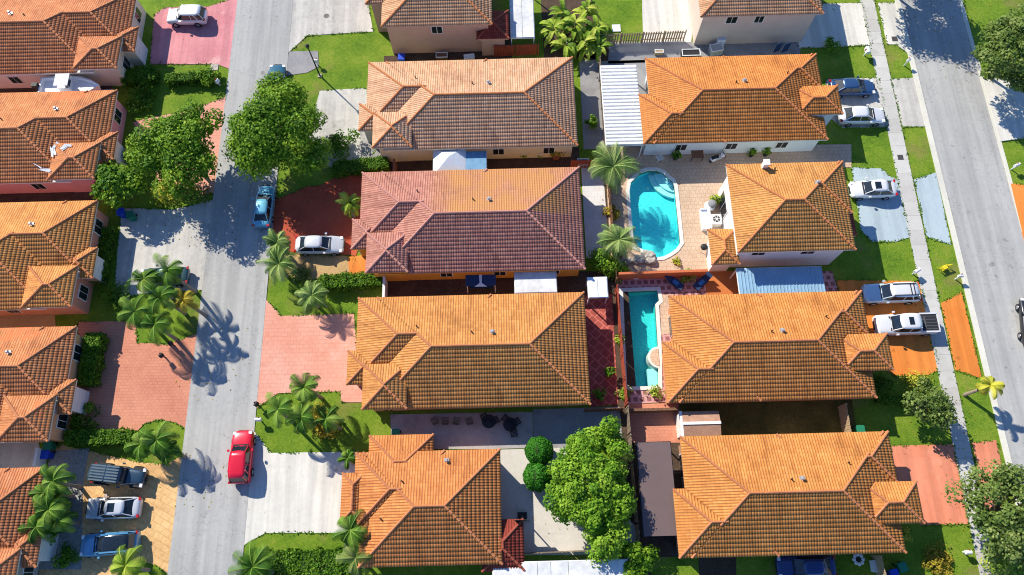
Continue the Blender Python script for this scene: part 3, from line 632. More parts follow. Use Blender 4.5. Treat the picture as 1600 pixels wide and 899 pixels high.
# ------------------------------------------------------------------ foliage
def leaves(C, N, size, elong=1.6, tone=None, jit=.5, rng=np.random):
    n = len(C); N = N+rng.normal(0, jit, (n, 3)); N /= np.linalg.norm(N, axis=1)[:, None]+1e-9
    T = rng.normal(0, 1, (n, 3)); T -= (T*N).sum(1)[:, None]*N; T /= np.linalg.norm(T, axis=1)[:, None]+1e-9
    B = np.cross(N, T); s = size*rng.uniform(.6, 1.25, n)[:, None]
    V = np.stack([C-T*s*elong/2, C+B*s/2, C+T*s*elong/2, C-B*s/2], 1).reshape(-1, 3)
    Fq = np.arange(n*4).reshape(-1, 4)
    tn = rng.uniform(0, 1, n) if tone is None else np.clip(tone+rng.normal(0, .22, n), 0, 1)
    return V, Fq, np.repeat(np.stack([tn, tn], 1), 4, 0)
def crown_mesh(name, mat, rx, ry, rz, zc, n_cl, n_leaf, size, seed, rc=.28, low=-.45, inner=.35):
    rng = np.random.RandomState(seed); r = min(rx, ry)
    th = rng.uniform(0, 2*np.pi, n_cl); u = rng.uniform(low, 1, n_cl); q = np.sqrt(1-u*u); k = rng.uniform(inner, 1, n_cl)**.6
    wob = 1+.22*np.sin(3*th+seed)+.12*np.sin(5*th+2*seed)
    cc = np.stack([rx*q*np.cos(th)*k*wob*.8, ry*q*np.sin(th)*k*wob*.8, rz*u*k*.85], 1)
    cr = r*rc*rng.uniform(.6, 1.3, n_cl); ct = np.clip(rng.normal(.5, .2, n_cl), .1, .9)
    idx = rng.randint(0, n_cl, n_leaf); d = rng.normal(0, 1, (n_leaf, 3)); d[:, 2] = np.abs(d[:, 2])*1.0-.35*rng.rand(n_leaf); d /= np.linalg.norm(d, axis=1)[:, None]
    C = cc[idx]+d*(cr[idx]*rng.uniform(.55, 1.08, n_leaf))[:, None]*np.array([1, 1, .75]); C[:, 2] += zc
    N = d+np.array([0, 0, .5])
    V, Fq, uv = leaves(C, N, size, 1.5, ct[idx], .45, rng)
    return mesh_np(name, V, Fq, uv, 'leaf', MATS[mat]), cc+np.array([0, 0, zc])
def put(name, me, parent):
    o = D.objects.new(name, me); COL.objects.link(o); o.parent = parent; ROOT[o.name] = ROOT[parent.name]; return o
def tree(name, label, px, py, hc, r, mat, n=9000, size=.24, seed=1, rz=None, group=None, nc=70, trunk=.16, lean=(0, 0), cat='tree', rc=.28, ry=None, bark='bark'):
    """px,py: where the crown's middle shows; hc: its height; the trunk stands below it"""
    g = G(px, py, hc); t = thing(name, label, cat, (g.x+lean[0], g.y+lean[1], 0), group=group)
    me, cc = crown_mesh('crown', mat, r, ry or r, rz or r*.62, 0, nc, n, size, seed, rc)
    for v in (): pass
    me.transform(Matrix.Translation((-lean[0], -lean[1], hc))); put('crown', me, t)
    b = MB(); zt = max(.5, hc-(rz or r*.62)*.6); rng = random.Random(seed)
    top = Vector((-lean[0]*.8, -lean[1]*.8, zt))
    b.path([(0, 0, -.1), tuple(top*.5+Vector((rng.uniform(-.1, .1), rng.uniform(-.1, .1), 0))), tuple(top)], [trunk*1.25, trunk, trunk*.8], 8)
    for k in range(0, len(cc), max(1, len(cc)//14)):
        e = Vector((cc[k][0]-lean[0], cc[k][1]-lean[1], cc[k][2]+hc)); m = top.lerp(e, .5)+Vector((0, 0, .15))
        b.path([tuple(top), tuple(m), tuple(e)], [trunk*.5, trunk*.3, trunk*.12], 5)
    b.build('trunk', bark, t, local=True); return t
def palm(name, label, px, py, hc, r, mat='leaf_palm', nf=18, seed=1, group=None, droop=1.0, lw=.1, lean=(0, 0), trunk=.13, cat='palm tree'):
    rng = np.random.RandomState(seed); g = G(px, py, hc)
    t = thing(name, label, cat, (g.x+lean[0], g.y+lean[1], 0), group=group); V = []; UV = []
    top = np.array([-lean[0], -lean[1], hc])
    for k in range(nf):
        az = k*2.39996+rng.uniform(-.25, .25); f = k/nf; el = 1.15-1.35*f+rng.uniform(-.3, .3); Lf = r*rng.uniform(.75, 1.25); tone = rng.uniform(.0, 1)
        p = top+np.array([0, 0, .15]); dr = np.array([math.cos(az), math.sin(az)]); side = np.array([-dr[1], dr[0], 0]); ns = 26; rot = rng.uniform(-.4, .4)
        for j in range(ns):
            step = Lf/ns; q = p+step*np.array([dr[0]*math.cos(el), dr[1]*math.cos(el), math.sin(el)])
            fwd = (q-p)/step; el -= droop*(.042+.058*j/ns); s = j/ns; ll = r*.34*math.sin(math.pi*(.12+.86*s))**.7*rng.uniform(.9, 1.1)
            up = np.cross(side, fwd)
            for sg in (-1, 1):
                d = side*sg*.86+fwd*.62-np.array([0, 0, .42+.25*rot*sg])+up*0.15; d /= np.linalg.norm(d); w = fwd*lw*.5
                V += [p-w, p+w, p+d*ll*.6+w*.7, p+d*ll]; UV += [[np.clip(tone+rng.uniform(-.2, .2), 0, 1)]*2]*4
            w = side*.025; V += [p-w, p+w, q+w, q-w]; UV += [[.95, .95]]*4
            p = q
    V = np.array(V); me = mesh_np('crown', V, np.arange(len(V)).reshape(-1, 4), np.array(UV), 'leaf', MATS[mat]); put('crown', me, t)
    b = MB(); n = 5; pts = []; rs = []
    for i in range(n+1):
        s = i/n; pts.append((top[0]*s**1.6, top[1]*s**1.6, hc*s+.02)); rs.append(trunk*(1.35-.5*s))
    b.path(pts, rs, 8); b.build('trunk', 'palm_bark', t, local=True); return t
def bush(name, label, px, py, r, h, mat='leaf_hedge', n=900, size=.16, seed=1, group=None, ry=None, cat='shrub', nc=22, rc=.4):
    g = G(px, py, h*.6); t = thing(name, label, cat, (g.x, g.y, 0), group=group)
    me, cc = crown_mesh('foliage', mat, r, ry or r, h*.5, h*.5, nc, n, size, seed, rc, low=-.8, inner=.2); put('foliage', me, t)
    b = MB(); b.tube((0, 0, 0), (0, 0, h*.55), .05, .03, 6)
    for k in range(4): b.tube((0, 0, .05), tuple(cc[k*3]), .03, .01, 5)
    b.build('stem', 'bark', t, local=True); return t
def hedge(label, p0, p1, w, h, mat='leaf_hedge', seed=1, n=2600, size=.13, group=None):
    """clipped hedge between two picture points (at its top)"""
    a = G(*p0, h); b = G(*p1, h); rng = np.random.RandomState(seed); L = (b-a).length; d = np.array((b-a)/L); s = np.array([-d[1], d[0], 0])
    c = (a+b)/2; t = thing('hedge', label, 'hedge', (c.x, c.y, 0), group=group)
    def surf(m):
        u = rng.uniform(-.5, .5, m)*L; f = rng.choice(5, m, p=[.5, .2, .2, .05, .05]); v = rng.uniform(-.5, .5, m)*w; z = rng.uniform(.05, 1, m)*h; N = np.zeros((m, 3))
        wob = .12*np.sin(u*3.1+seed)+.08*np.sin(u*7.3)
        for k in range(m):
            if f[k] == 0: z[k] = h+wob[k]*.6; N[k] = (0, 0, 1)
            elif f[k] < 3: v[k] = (w/2+wob[k])*(1 if f[k] == 1 else -1); N[k] = s*(1 if f[k] == 1 else -1)
            else: u[k] = L/2*(1 if f[k] == 3 else -1); N[k] = d*(1 if f[k] == 3 else -1)
        return np.outer(u, d)+np.outer(v, s)+np.outer(z, [0, 0, 1]), N
    C, N = surf(n); C += rng.normal(0, .05, C.shape); V, Fq, uv = leaves(C, N+np.array([0, 0, .3]), size, 1.4, None, .6, rng)
    put('foliage', mesh_np('foliage', V, Fq, uv, 'leaf', MATS[mat]), t)
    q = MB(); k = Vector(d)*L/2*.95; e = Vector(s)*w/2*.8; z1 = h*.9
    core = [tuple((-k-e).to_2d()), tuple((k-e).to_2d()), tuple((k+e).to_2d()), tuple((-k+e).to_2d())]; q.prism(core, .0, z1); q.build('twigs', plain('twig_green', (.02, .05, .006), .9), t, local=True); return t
PG = 'palms along the left road'
tree('shade_tree', 'large round dark green shade tree overhanging the right edge of the left road', 434, 209, 4.6, 5.3, 'leaf_mid', 36000, .19, 3, rz=3.0, nc=130, trunk=.24, rc=.24)
tree('shade_tree', 'airy shade tree left of the left road beside the pink walled house', 277, 236, 4.4, 4.4, 'leaf_mid', 21000, .19, 5, rz=2.6, nc=95, trunk=.17, rc=.25, lean=(.9, -.3), ry=5.4)
tree('broadleaf_tree', 'small light green tree squeezed against the front of the pink walled house', 186, 290, 2.6, 2.5, 'leaf_mid', 4200, .24, 8, nc=34, rc=.34)
tree('broadleaf_tree', 'big bright yellow-green tree filling the yard between the two rows of houses at the bottom', 927, 758, 3.3, 3.9, 'leaf_bright', 42000, .17, 11, rz=2.4, nc=210, trunk=.24, rc=.2, ry=6.0)
tree('broadleaf_tree', 'small dark green tree below the big bright green tree by the bottom fence', 992, 874, 2.2, 1.7, 'leaf_mid', 3000, .2, 13, nc=26, rc=.34)
tree('feathery_tree', 'large grey-green feathery tree beyond the right road in the top right corner', 1588, 82, 4.4, 3.9, 'leaf_olive', 15000, .2, 17, rz=3.2, nc=120, rc=.22, ry=5.6)
tree('feathery_tree', 'open olive crowned tree over the sidewalk in the bottom right corner', 1570, 800, 3.8, 3.7, 'leaf_olive', 9000, .2, 19, rz=2.2, nc=80, rc=.24, ry=5.0)
tree('feathery_tree', 'feathery tree at the top edge whose shade covers the right road', 1412, -88, 6.0, 4.8, 'leaf_olive', 13000, .22, 23, rz=2.5, nc=110, rc=.24, ry=5.4)
tree('feathery_tree', 'small airy tree with hanging leaves beside the sidewalk behind the low dark hedge', 1452, 632, 2.6, 2.3, 'leaf_olive', 3400, .18, 29, nc=50, rc=.26)
bush('flowering_bush', 'loose yellow-green bush at the edge of the orange driveway', 1432, 598, 1.5, 1.2, 'leaf_yellow', 500, .13, 31, nc=26)
for k, (x, y) in enumerate(((842, 705), (839, 745))):
    g = G(x, y, 1.3); t = thing('topiary_bush', ('upper' if k == 0 else 'lower')+' of the two clipped ball bushes beside the big bright green tree', 'shrub', (g.x, g.y, 0), group='clipped ball bushes')
    rng = np.random.RandomState(k); d = rng.normal(0, 1, (5200, 3)); d /= np.linalg.norm(d, axis=1)[:, None]; d = d[d[:, 2] > -.75]
    V, Fq, uv = leaves(d*np.array([1.2, 1.2, 1.1])*(1+.04*np.sin(9*d[:, :1])+rng.normal(0, .02, (len(d), 1)))+np.array([0, 0, 1.3]), d, .12, 1.4, None, .45, rng)
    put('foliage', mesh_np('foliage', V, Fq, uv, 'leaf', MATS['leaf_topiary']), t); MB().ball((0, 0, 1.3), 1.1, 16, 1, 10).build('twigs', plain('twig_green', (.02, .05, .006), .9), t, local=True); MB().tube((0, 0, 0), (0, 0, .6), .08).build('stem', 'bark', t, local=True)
# palms: (x, y, crown height, frond length, leaf, label)
for k, (x, y, hc, r, mt, n, lab) in enumerate([
 (958, 262, 3.8, 2.6, 'leaf_date', 30, 'tall silvery date palm at the upper left corner of the lagoon-shaped pool'),
 (966, 376, 2.8, 2.2, 'leaf_date', 26, 'silvery date palm at the lower left corner of the lagoon-shaped pool'),
 (434, 381, 2.4, 1.6, 'leaf_date', 24, 'upper of the two spiky palms between the parked silver sedan and the road'),
 (437, 414, 2.4, 1.9, 'leaf_date', 26, 'lower of the two spiky palms between the parked silver sedan and the road'),
 (488, 463, 2.1, 1.7, 'leaf_date', 22, 'spiky palm whose shadow falls on the plain salmon driveway'),
 (547, 319, 1.7, 1.4, 'leaf_banana', 20, 'small yellow-green palm against the front of the dark rose tiled house'),
 (476, 606, 4.2, 1.9, 'leaf_palm', 12, 'tallest palm of the lawn cluster below the plain salmon driveway, nearest the driveway'),
 (436, 640, 3.8, 1.9, 'leaf_palm', 9, 'leftmost palm of the lawn cluster below the plain salmon driveway, next to the mailbox'),
 (472, 652, 3.6, 1.9, 'leaf_palm', 10, 'lowest palm of the lawn cluster below the plain salmon driveway'),
 (510, 655, 3.2, 1.7, 'leaf_palm', 9, 'palm growing out of the yellow croton ring on the lawn'),
 (262, 424, 4.2, 2.1, 'leaf_palm', 10, 'palm beside the dark parked car, topmost of the palm island cluster'),
 (226, 437, 4.0, 2.0, 'leaf_palm', 11, 'palm in front of the dark parked car, left one of the palm island cluster'),
 (212, 488, 4.2, 2.1, 'leaf_palm', 11, 'palm at the left side of the palm island, above the brick paver driveway corner'),
 (252, 466, 4.4, 2.1, 'leaf_palm', 11, 'palm in the middle of the palm island cluster'),
 (243, 508, 4.0, 2.2, 'leaf_palm', 11, 'lowest palm of the palm island cluster, above the brick paver driveway'),
 (288, 470, 3.6, 1.7, 'leaf_croton', 7, 'sparse browning palm at the road side of the palm island'),
 (246, 688, 3.0, 2.0, 'leaf_palm', 15, 'palm at the end of the clipped hedge, nearest the left road'),
 (222, 694, 2.6, 1.8, 'leaf_palm', 14, 'palm above the nose of the parked jeep, left of the one nearest the road'),
 (262, 704, 2.2, 1.6, 'leaf_palm', 12, 'lowest palm of the three at the corner of the tan driveway'),
 (84, 752, 3.6, 1.9, 'leaf_palm', 13, 'topmost palm in front of the bottom left house, left of the jeep'),
 (78, 796, 3.4, 2.0, 'leaf_palm', 14, 'middle palm in front of the bottom left house, left of the silver sedan'),
 (70, 770, 3.0, 1.8, 'leaf_palm', 13, 'leftmost palm of those in front of the bottom left house'),
 (92, 812, 2.8, 1.7, 'leaf_palm', 13, 'rightmost palm of those in front of the bottom left house, nearest the silver sedan'),
 (58, 824, 3.2, 1.9, 'leaf_palm', 12, 'lowest palm in front of the bottom left house, over its entrance roof'),
 (198, 884, 2.6, 2.0, 'leaf_banana', 14, 'yellow-green palm at the bottom edge below the blue car with the glass roof'),
 (396, 886, 3.0, 2.4, 'leaf_palm', 16, 'palm at the bottom edge beside the left road'),
 (548, 828, 3.4, 2.0, 'leaf_palm', 11, 'palm against the front left corner of the shorter amber tiled house'),
 (556, 872, 2.6, 1.9, 'leaf_olive', 13, 'low dull green palm below the front corner of the shorter amber tiled house'),
 (544, 716, 2.0, 1.1, 'leaf_palm', 9, 'small palm at the upper corner of the white concrete driveway'),
 (1546, 603, 3.0, 1.5, 'leaf_yellow', 10, 'lone yellowish palm on the verge beside the right road'),
]):
    palm('palm_tree', lab, x, y, hc, r*1.02, mt, n, 40+k, droop=1.0 if n > 16 else 1.35, lw=.065 if n > 16 else .08, lean=((-.5, -.2) if k == 29 else (random.uniform(.0, .9), random.uniform(-.6, .0))), trunk=.22 if k == 0 else .13, group='palm trees of the street')
# banana clump: separate plants with broad leaves
def banana(label, px, py, hc, r, seed, nf=13):
    rng = np.random.RandomState(seed); g = G(px, py, hc); t = thing('banana_plant', label, 'plant', (g.x, g.y, 0), group='broad-leaved plants behind the peach tiled house'); V = []; UV = []; q = []
    for k in range(nf):
        az = rng.uniform(0, 6.283); el = rng.uniform(.1, 1.1); p = np.array([0, 0, hc*rng.uniform(.3, .8)]); L = r*rng.uniform(.8, 1.15); ns = 6; tn = rng.uniform(0, 1); w0 = .26; sd = np.array([-math.sin(az), math.cos(az), 0]); prev = None
        for j in range(ns+1):
            w = w0*math.sin(math.pi*(.08+.9*j/ns)); a, b = p-sd*w+np.array([0, 0, .05]), p+sd*w+np.array([0, 0, .05])
            if prev is not None:
                for (c1, c2, c3, c4) in ((prev[0], prev[2], p, a), (prev[2], prev[1], b, p)): V += [c1, c2, c3, c4]; UV += [[tn, tn]]*4
            prev = (a, b, p.copy()); p = p+L/ns*np.array([math.cos(az)*math.cos(el), math.sin(az)*math.cos(el), math.sin(el)]); el -= .38
    put('leaves', mesh_np('leaves', np.array(V), np.arange(len(V)).reshape(-1, 4), np.array(UV), 'leaf', MATS['leaf_banana']), t)
    MB().tube((0, 0, 0), (0, 0, hc*.8), .12, .08).build('stem', 'palm_bark', t, local=True)
for k, (x, y, hc, lab) in enumerate([(866, 36, 2.6, 'leftmost broad-leaved plant of the clump, next to the white and blue patio cover'), (886, 62, 2.4, 'broad-leaved plant at the lower left of the clump touching the red fence'), (900, 28, 3.2, 'tallest broad-leaved plant in the middle of the clump'),
    (915, 58, 2.6, 'broad-leaved plant at the bottom of the clump above the concrete side patio'), (932, 36, 2.8, 'rightmost broad-leaved plant of the clump beside the small lawn'), (880, 12, 2.8, 'broad-leaved plant of the clump nearest the top edge on its left'), (918, 6, 3.0, 'broad-leaved plant of the clump at the top edge of the photo'), (936, 66, 2.0, 'low broad-leaved plant at the lower right corner of the clump')]):
    banana(lab, x, y, hc, 2.0, 90+k, 20)
HG = 'clipped hedges'
hedge('clipped hedge running beside the garden bed above the palm by the parked jeep', (100, 684), (205, 682), 1.2, 1.2, seed=2, n=3200, group=HG)
hedge('tall clipped hedge beside the empty brick paver driveway', (132, 600), (146, 520), 1.5, 1.3, seed=3, n=3600, group=HG)
hedge('clipped hedge below the parked silver sedan, against the dark rose tiled house', (500, 440), (596, 434), 1.3, 1.2, seed=4, n=3600, group=HG)
hedge('long clipped hedge along the lawn at the bottom edge below the white concrete driveway', (400, 884), (552, 880), 2.2, .6, seed=5, n=7000, group=HG, size=.15)
hedge('clipped hedge under the top left house beside the pink driveway', (188, 118), (242, 112), 1.6, 1.3, seed=6, n=3000, group=HG)
hedge('thin clipped hedge between the pink driveway and the leaning shade tree', (258, 122), (330, 116), .9, 1.0, seed=7, n=2200, group=HG)
hedge('curved dark hedge under the shade tree, ending at the dark rose tiled house', (520, 262), (606, 252), 1.3, 1.1, seed=8, n=3000, group=HG)
hedge('dark shaded hedge in front of the apricot tiled house', (165, 355), (150, 440), 1.3, 1.0, seed=9, n=3000, group=HG)
hedge('low dark hedge below the tangerine tiled house beside the small airy tree', (1372, 624), (1425, 622), .5, .7, seed=10, n=900, group=HG)
for k, (x, y, r, h, mt, n, lab) in enumerate([
 (500, 662, 1.7, 1.0, 'leaf_croton', 1600, 'yellow croton bush ring around the palm on the lawn'), (470, 428, 1.2, .7, 'leaf_olive', 500, 'small rock garden bush below the spiky palms'),
 (945, 405, 1.9, 1.8, 'leaf_mid', 1800, 'leafy bush below the date palm at the pool corner'), (968, 425, 1.1, 1.2, 'leaf_mid', 600, 'small bush at the meeting of the red fence and the terracotta wall'),
 (530, 225, 1.9, 1.8, 'leaf_hedge', 1800, 'dark green bush at the right foot of the large round shade tree'), (326, 118, 1.3, 1.6, 'leaf_mid', 1100, 'bush at the road end of the thin hedge'),
 (1300, 70, .9, 1.1, 'leaf_mid', 500, 'dark bush at the corner of the white driveway at the top'), (1378, 598, 1.3, 1.4, 'leaf_hedge', 900, 'dark green bush in the entrance bed of the tangerine tiled house'),
 (1076, 432, .8, .8, 'leaf_banana', 260, 'spiky light green plant between the two navy loungers'), (1056, 408, .5, .5, 'leaf_yellow', 160, 'small yellow-green plant below the lagoon-shaped pool'),
 (975, 615, .7, .6, 'leaf_banana', 220, 'spiky plant at the lower left end of the narrow pool'), (968, 532, .6, .7, 'leaf_banana', 200, 'spiky plant between the red fence and the narrow pool'),
 (1120, 312, .6, 1.2, 'leaf_banana', 300, 'light green plant against the white two-storey house by the patio furniture'), (820, 238, .55, .9, 'flower_bush', 0, ''),
 (1412, 833, .7, 1.0, 'leaf_yellow', 360, 'round yellow-green shrub by the corner of the house at the lower right'), (1562, 880, 1.6, 1.2, 'leaf_banana', 700, 'light green bush at the bottom right corner of the photo'),
 (1470, 880, 1.6, .5, 'leaf_croton', 900, 'low reddish yellow bush on the bottom lawn beside the sidewalk'), (926, 190, .7, 1.6, 'leaf_mid', 500, 'leafy plant growing on the grey fence behind the peach tiled house'),
 (205, 240, 1.4, 1.2, 'leaf_hedge', 900, 'dark bush under the front window of the pink walled house'), (262, 300, 1.8, .9, 'leaf_yellow', 900, 'yellow-green bush at the foot of the leaning shade tree'), (300, 300, 1.7, .8, 'leaf_olive', 800, 'dry looking ground shrub between the leaning shade tree and the driveway'),
 (130, 660, 1.5, .9, 'leaf_hedge', 800, 'dark shrub under the corner of the house beside the empty brick paver driveway'), (180, 462, 1.6, 1.0, 'leaf_hedge', 900, 'dark shrub in the shade left of the palm island'), (86, 778, 1.6, 2.2, 'leaf_mid', 2200, 'dark leafy shrub under the palms in front of the bottom left house'), (74, 826, 1.3, 2.0, 'leaf_mid', 1500, 'dark leafy shrub beside the entrance roof of the bottom left house'), (98, 868, 1.2, 1.0, 'leaf_hedge', 700, 'dark shrub in the bottom left corner by the entrance'),
 (220, 150, 2.0, 1.0, 'leaf_hedge', 1200, 'dark shrub in the shade between the boat and the leaning shade tree'), (1024, 612, .7, .7, 'leaf_banana', 200, 'bright green potted plant at the foot of the narrow pool'), (958, 330, .9, .8, 'leaf_croton', 400, 'yellowish bush under the tall date palm'),
 (608, 628, .9, 1.2, 'leaf_olive', 500, 'dark shrub at the lower left corner of the honey coloured house'), (596, 700, .9, 1.2, 'leaf_mid', 400, 'shrub squeezed between the small palm and the amber tiled house')]):
    if n: bush('garden_bush', lab, x, y, r, h, mt, n, .15, 140+k)
for k, x in enumerate((817, 842)):
    t = bush('potted_shrub', ('left' if k == 0 else 'right')+' of the two white flowering shrubs against the ochre wall', x, 238, .6, .9, 'leaf_mid', 260, .14, 180+k, group='white flowering shrubs'); g = ROOT[t.name]; m = MB(); rn = random.Random(k)
    for _ in range(45): a = rn.uniform(0, 6.28); rr = rn.uniform(0, .6); m.ball((g[0]+rr*math.cos(a), g[1]+rr*math.sin(a), .95+rn.uniform(-.2, .1)), .07, 6, 1, 4)
    m.build('blossoms', 'flower_white', t)
# ------------------------------------------------------------------ vehicles (nose towards +x of their own frame)
def paint(name, c, metal=.2): return plain('paint_'+name, c, .28, metal, var=.04, scale=.5, spec=.5, coat=.8)
def loft(name, st, mat, parent, sub=1):
    """st: (x, half width, top height); a rounded body shell"""
    v = []; f = []
    for x, w, T in st:
        half = [(0, T+.035), (w*.5, T+.025), (w*.82, T-.02), (w*.97, T-.14), (w*1.0, .55), (w*.98, .34), (w*.86, .24)]
        for y, z in half: v.append((x, y, z))
        for y, z in half[1:][::-1]: v.append((x, -y, z))
    k = 13
    for i in range(len(st)-1):
        for j in range(k): a = i*k+j; b = i*k+(j+1) % k; f.append((a, b, b+k, a+k))
    f += [tuple(range(k))[::-1], tuple((len(st)-1)*k+j for j in range(k))]
    me = D.meshes.new(name); me.from_pydata(v, [], f); me.materials.append(mat)
    bm = bmesh.new(); bm.from_mesh(me); bmesh.ops.recalc_face_normals(bm, faces=bm.faces); bm.to_mesh(me); bm.free()
    for p in me.polygons: p.use_smooth = True
    o = D.objects.new(name, me); COL.objects.link(o); o.parent = parent; ROOT[o.name] = ROOT[parent.name]
    s = o.modifiers.new('round', 'SUBSURF'); s.levels = s.render_levels = sub
    return o
def car(name, label, cat, px, py, hd, col, kind='sedan', roofc=None, sunroof=None, rack=False, L=None, group=None, slats=False):
    P = dict(sedan=(4.7, .92, 1.42, .90, -1.95, 1.05, -1.15, .30), suv=(4.65, .95, 1.66, 1.0, -2.18, .95, -1.85, .30),
             pickup=(5.7, .98, 1.80, 1.08, -1.05, 1.55, -.85, .85), jeep=(4.4, .90, 1.80, 1.08, -2.05, .75, -2.0, .45))[kind]
    L0, W, Hh, belt, b0, b1, t0, t1 = P; L = L or L0; k = L/L0
    g = G(px, py, .75); t = thing(name, label, cat, (g.x, g.y, .06), R(hd), group)
    m = paint(col[0], col[1]) if isinstance(col, tuple) else col; h = L/2
    if kind == 'sedan': st = [(h, .55*W, .52), (h-.06, .80*W, .62), (h-.3, .93*W, .70), (h-.9, .99*W, .83), (b1*k, W, .92), (0, W, .93), (b0*k*.9, W, .95), (-h+.5, .97*W, .94), (-h+.14, .90*W, .90), (-h, .70*W, .72)]
    elif kind == 'suv': st = [(h, .60*W, .60), (h-.06, .84*W, .76), (h-.3, .95*W, .88), (h-.8, W, .98), (b1*k, W, 1.03), (0, W, 1.03), (-h+.4, .98*W, 1.04), (-h+.1, .93*W, 1.0), (-h, .82*W, .85)]
    elif kind == 'pickup': st = [(h, .72*W, .80), (h-.06, .9*W, 1.0), (h-.4, .98*W, 1.08), (b1, W, 1.12), (0, W, 1.12), (b0, W, 1.12), (b0-.1, W, 1.06), (-h+.15, W, 1.06), (-h, .95*W, 1.0)]
    else: st = [(h, .60*W, .75), (h-.04, .66*W, 1.0), (h-.5, .72*W, 1.06), (b1+.1, .80*W, 1.08), (b1-.05, W*.92, 1.08), (0, .92*W, 1.08), (-h+.3, .92*W, 1.08), (-h+.2, .9*W, 1.0)]
    body = loft('body', st, m, t, 2 if kind != 'jeep' else 1)
    # glasshouse
    wb, wt = W*.86, W*.66 if kind == 'sedan' else W*.74
    if kind == 'jeep': wb, wt = W*.86, W*.80
    zt = Hh-.05
    gb = [(b0*k, wb*.92), (b0*k+.35, wb), (b1*k-.45, wb), (b1*k, wb*.80)]; gt = [(t0*k, wt*.86), (t0*k+.25, wt), (t1*k-.2, wt), (t1*k, wt*.88)]
    v = [(x, y, belt-.03) for x, y in gb]+[(x, -y, belt-.03) for x, y in gb[::-1]]+[(x, y, zt) for x, y in gt]+[(x, -y, zt) for x, y in gt[::-1]]
    q = MB(); q.v = v; q.f = [(i, (i+1) % 8, 8+(i+1) % 8, 8+i) for i in range(8)]+[tuple(range(8, 16))]
    q.build('windows', 'dark_glass', t, local=True)
    # roof panel, slightly domed
    q = MB(); nx, ny = 6, 6; x0, x1 = t0*k-.03, t1*k+.03
    for i in range(nx+1):
        for j in range(ny+1):
            a, b_ = i/nx, j/ny*2-1; wf = wt*1.04*(1-.10*abs(2*a-1)**3); q.v.append((x0+(x1-x0)*a+(.10*(1-b_*b_) if i == nx else (-.08*(1-b_*b_) if i == 0 else 0)), b_*wf, Hh+.02-.05*b_*b_*abs(b_)-.035*(2*a-1)**2))
    n = (nx+1)*(ny+1); q.v += [(x, y*1.0, zt-.03) for x, y, z in q.v[:n]]
    for i in range(nx):
        for j in range(ny): a = i*(ny+1)+j; q.f.append((a, a+ny+1, a+ny+2, a+1))
    rim = [j for j in range(ny+1)]+[i*(ny+1)+ny for i in range(1, nx+1)]+[nx*(ny+1)+j for j in range(ny-1, -1, -1)]+[i*(ny+1) for i in range(nx-1, 0, -1)]
    for i in range(len(rim)): a, b_ = rim[i], rim[(i+1) % len(rim)]; q.f.append((a, b_, b_+n, a+n))
    q.build('roof', M('dark_glass') if roofc == 'glass' else (roofc or m), t, local=True, smooth=True)
    for s in (-1, 1):
        for (bx, by), (tx, ty) in ((gb[0], gt[0]), (gb[3], gt[3])): MB().tube((bx, s*by, belt-.02), (tx, s*ty, zt), .05, .045, 6).build('pillar', m, t, local=True)
        mx_ = (t0+t1)/2*k; MB().tube((mx_, s*wb*1.0, belt), (mx_, s*wt*1.02, zt), .04, .04, 6).build('pillar', m, t, local=True)
        if kind == 'suv': MB().tube((gb[1][0]+.3, s*wb, belt), (gt[1][0]+.35, s*wt*1.02, zt), .06, .06, 6).build('pillar', m, t, local=True)
        if roofc == 'glass': MB().box(t0*k, s*wt-.06, Hh-.05, t1*k, s*wt+.06, Hh+.0).build('roof_rail', m, t, local=True)
    MB().box(b1*k-.02, -wb*.82, belt-.01, b1*k+.10, wb*.82, belt+.05).build('cowl', 'black_plastic', t, local=True)
    MB().box(h-.05, -W*.42, .42, h+.03, W*.42, .62).build('grille', 'black_plastic', t, local=True)
    if sunroof: q = MB(); a, b_ = sunroof; q.box(a, -.36, Hh-.02, b_, .36, Hh+.028); q.build('sunroof', 'dark_glass', t, local=True)
    if rack:
        q = MB()
        for s in (-.55, .55): q.box(t0*k+.1, s-.03, Hh, t1*k-.1, s+.03, Hh+.07)
        for x in (t0*k+.4, t0*k+.7): q.box(x-.03, -.6, Hh+.06, x+.03, .6, Hh+.1)
        q.build('roof_rack', 'black_plastic', t, local=True)
    if slats:
        q = MB()
        for i in range(6): y = -.6+i*.24; q.box(t0*k+.08, y-.06, Hh-.02, -.75, y+.06, Hh+.045); q.box(-.65, y-.06, Hh-.02, t1*k-.05, y+.06, Hh+.045)
        q.build('roof_slats', plain('slate_trim', (.10, .14, .17), .45), t, local=True)
        q = MB(); q.tube((-h+.14, 0, .95), (-h-.1, 0, .95), .38, .38, 16); q.build('spare_wheel', 'rubber', t, local=True)
        q = MB()
        for s in (-1, 1): MB().box(h-1.15, s*.62-.22, .80, h-.15, s*.62+.22, .90).build('fender', 'black_plastic', t, local=True); MB().box(-h+.35, s*.80-.12, .80, -h+1.4, s*.80+.12, .90).build('fender', 'black_plastic', t, local=True)
    if kind == 'pickup':
        MB().box(-h+.14, -.78, 1.0, b0-.22, .78, 1.118).build('cargo_bed', 'black_plastic', t, local=True)
        q = MB()
        for i in range(5): y = -.6+i*.3; q.box(-h+.2, y-.03, 1.11, b0-.3, y+.03, 1.13)
        q.box(b0-.55, -.5, 1.12, b0-.45, .5, 1.2); q.build('bed_liner', plain('liner_grey', (.09, .09, .10), .7), t, local=True)
        q = MB()
        for s in (-1, 1): q.box(-h+.08, s*.86-.07, 1.05, b0-.12, s*.86+.07, 1.17)
        q.box(-h+.04, -.86, 1.0, -h+.13, .86, 1.17); q.build('bed_rails', m, t, local=True)
    wr = .36 if kind in ('suv', 'pickup', 'jeep') else .32
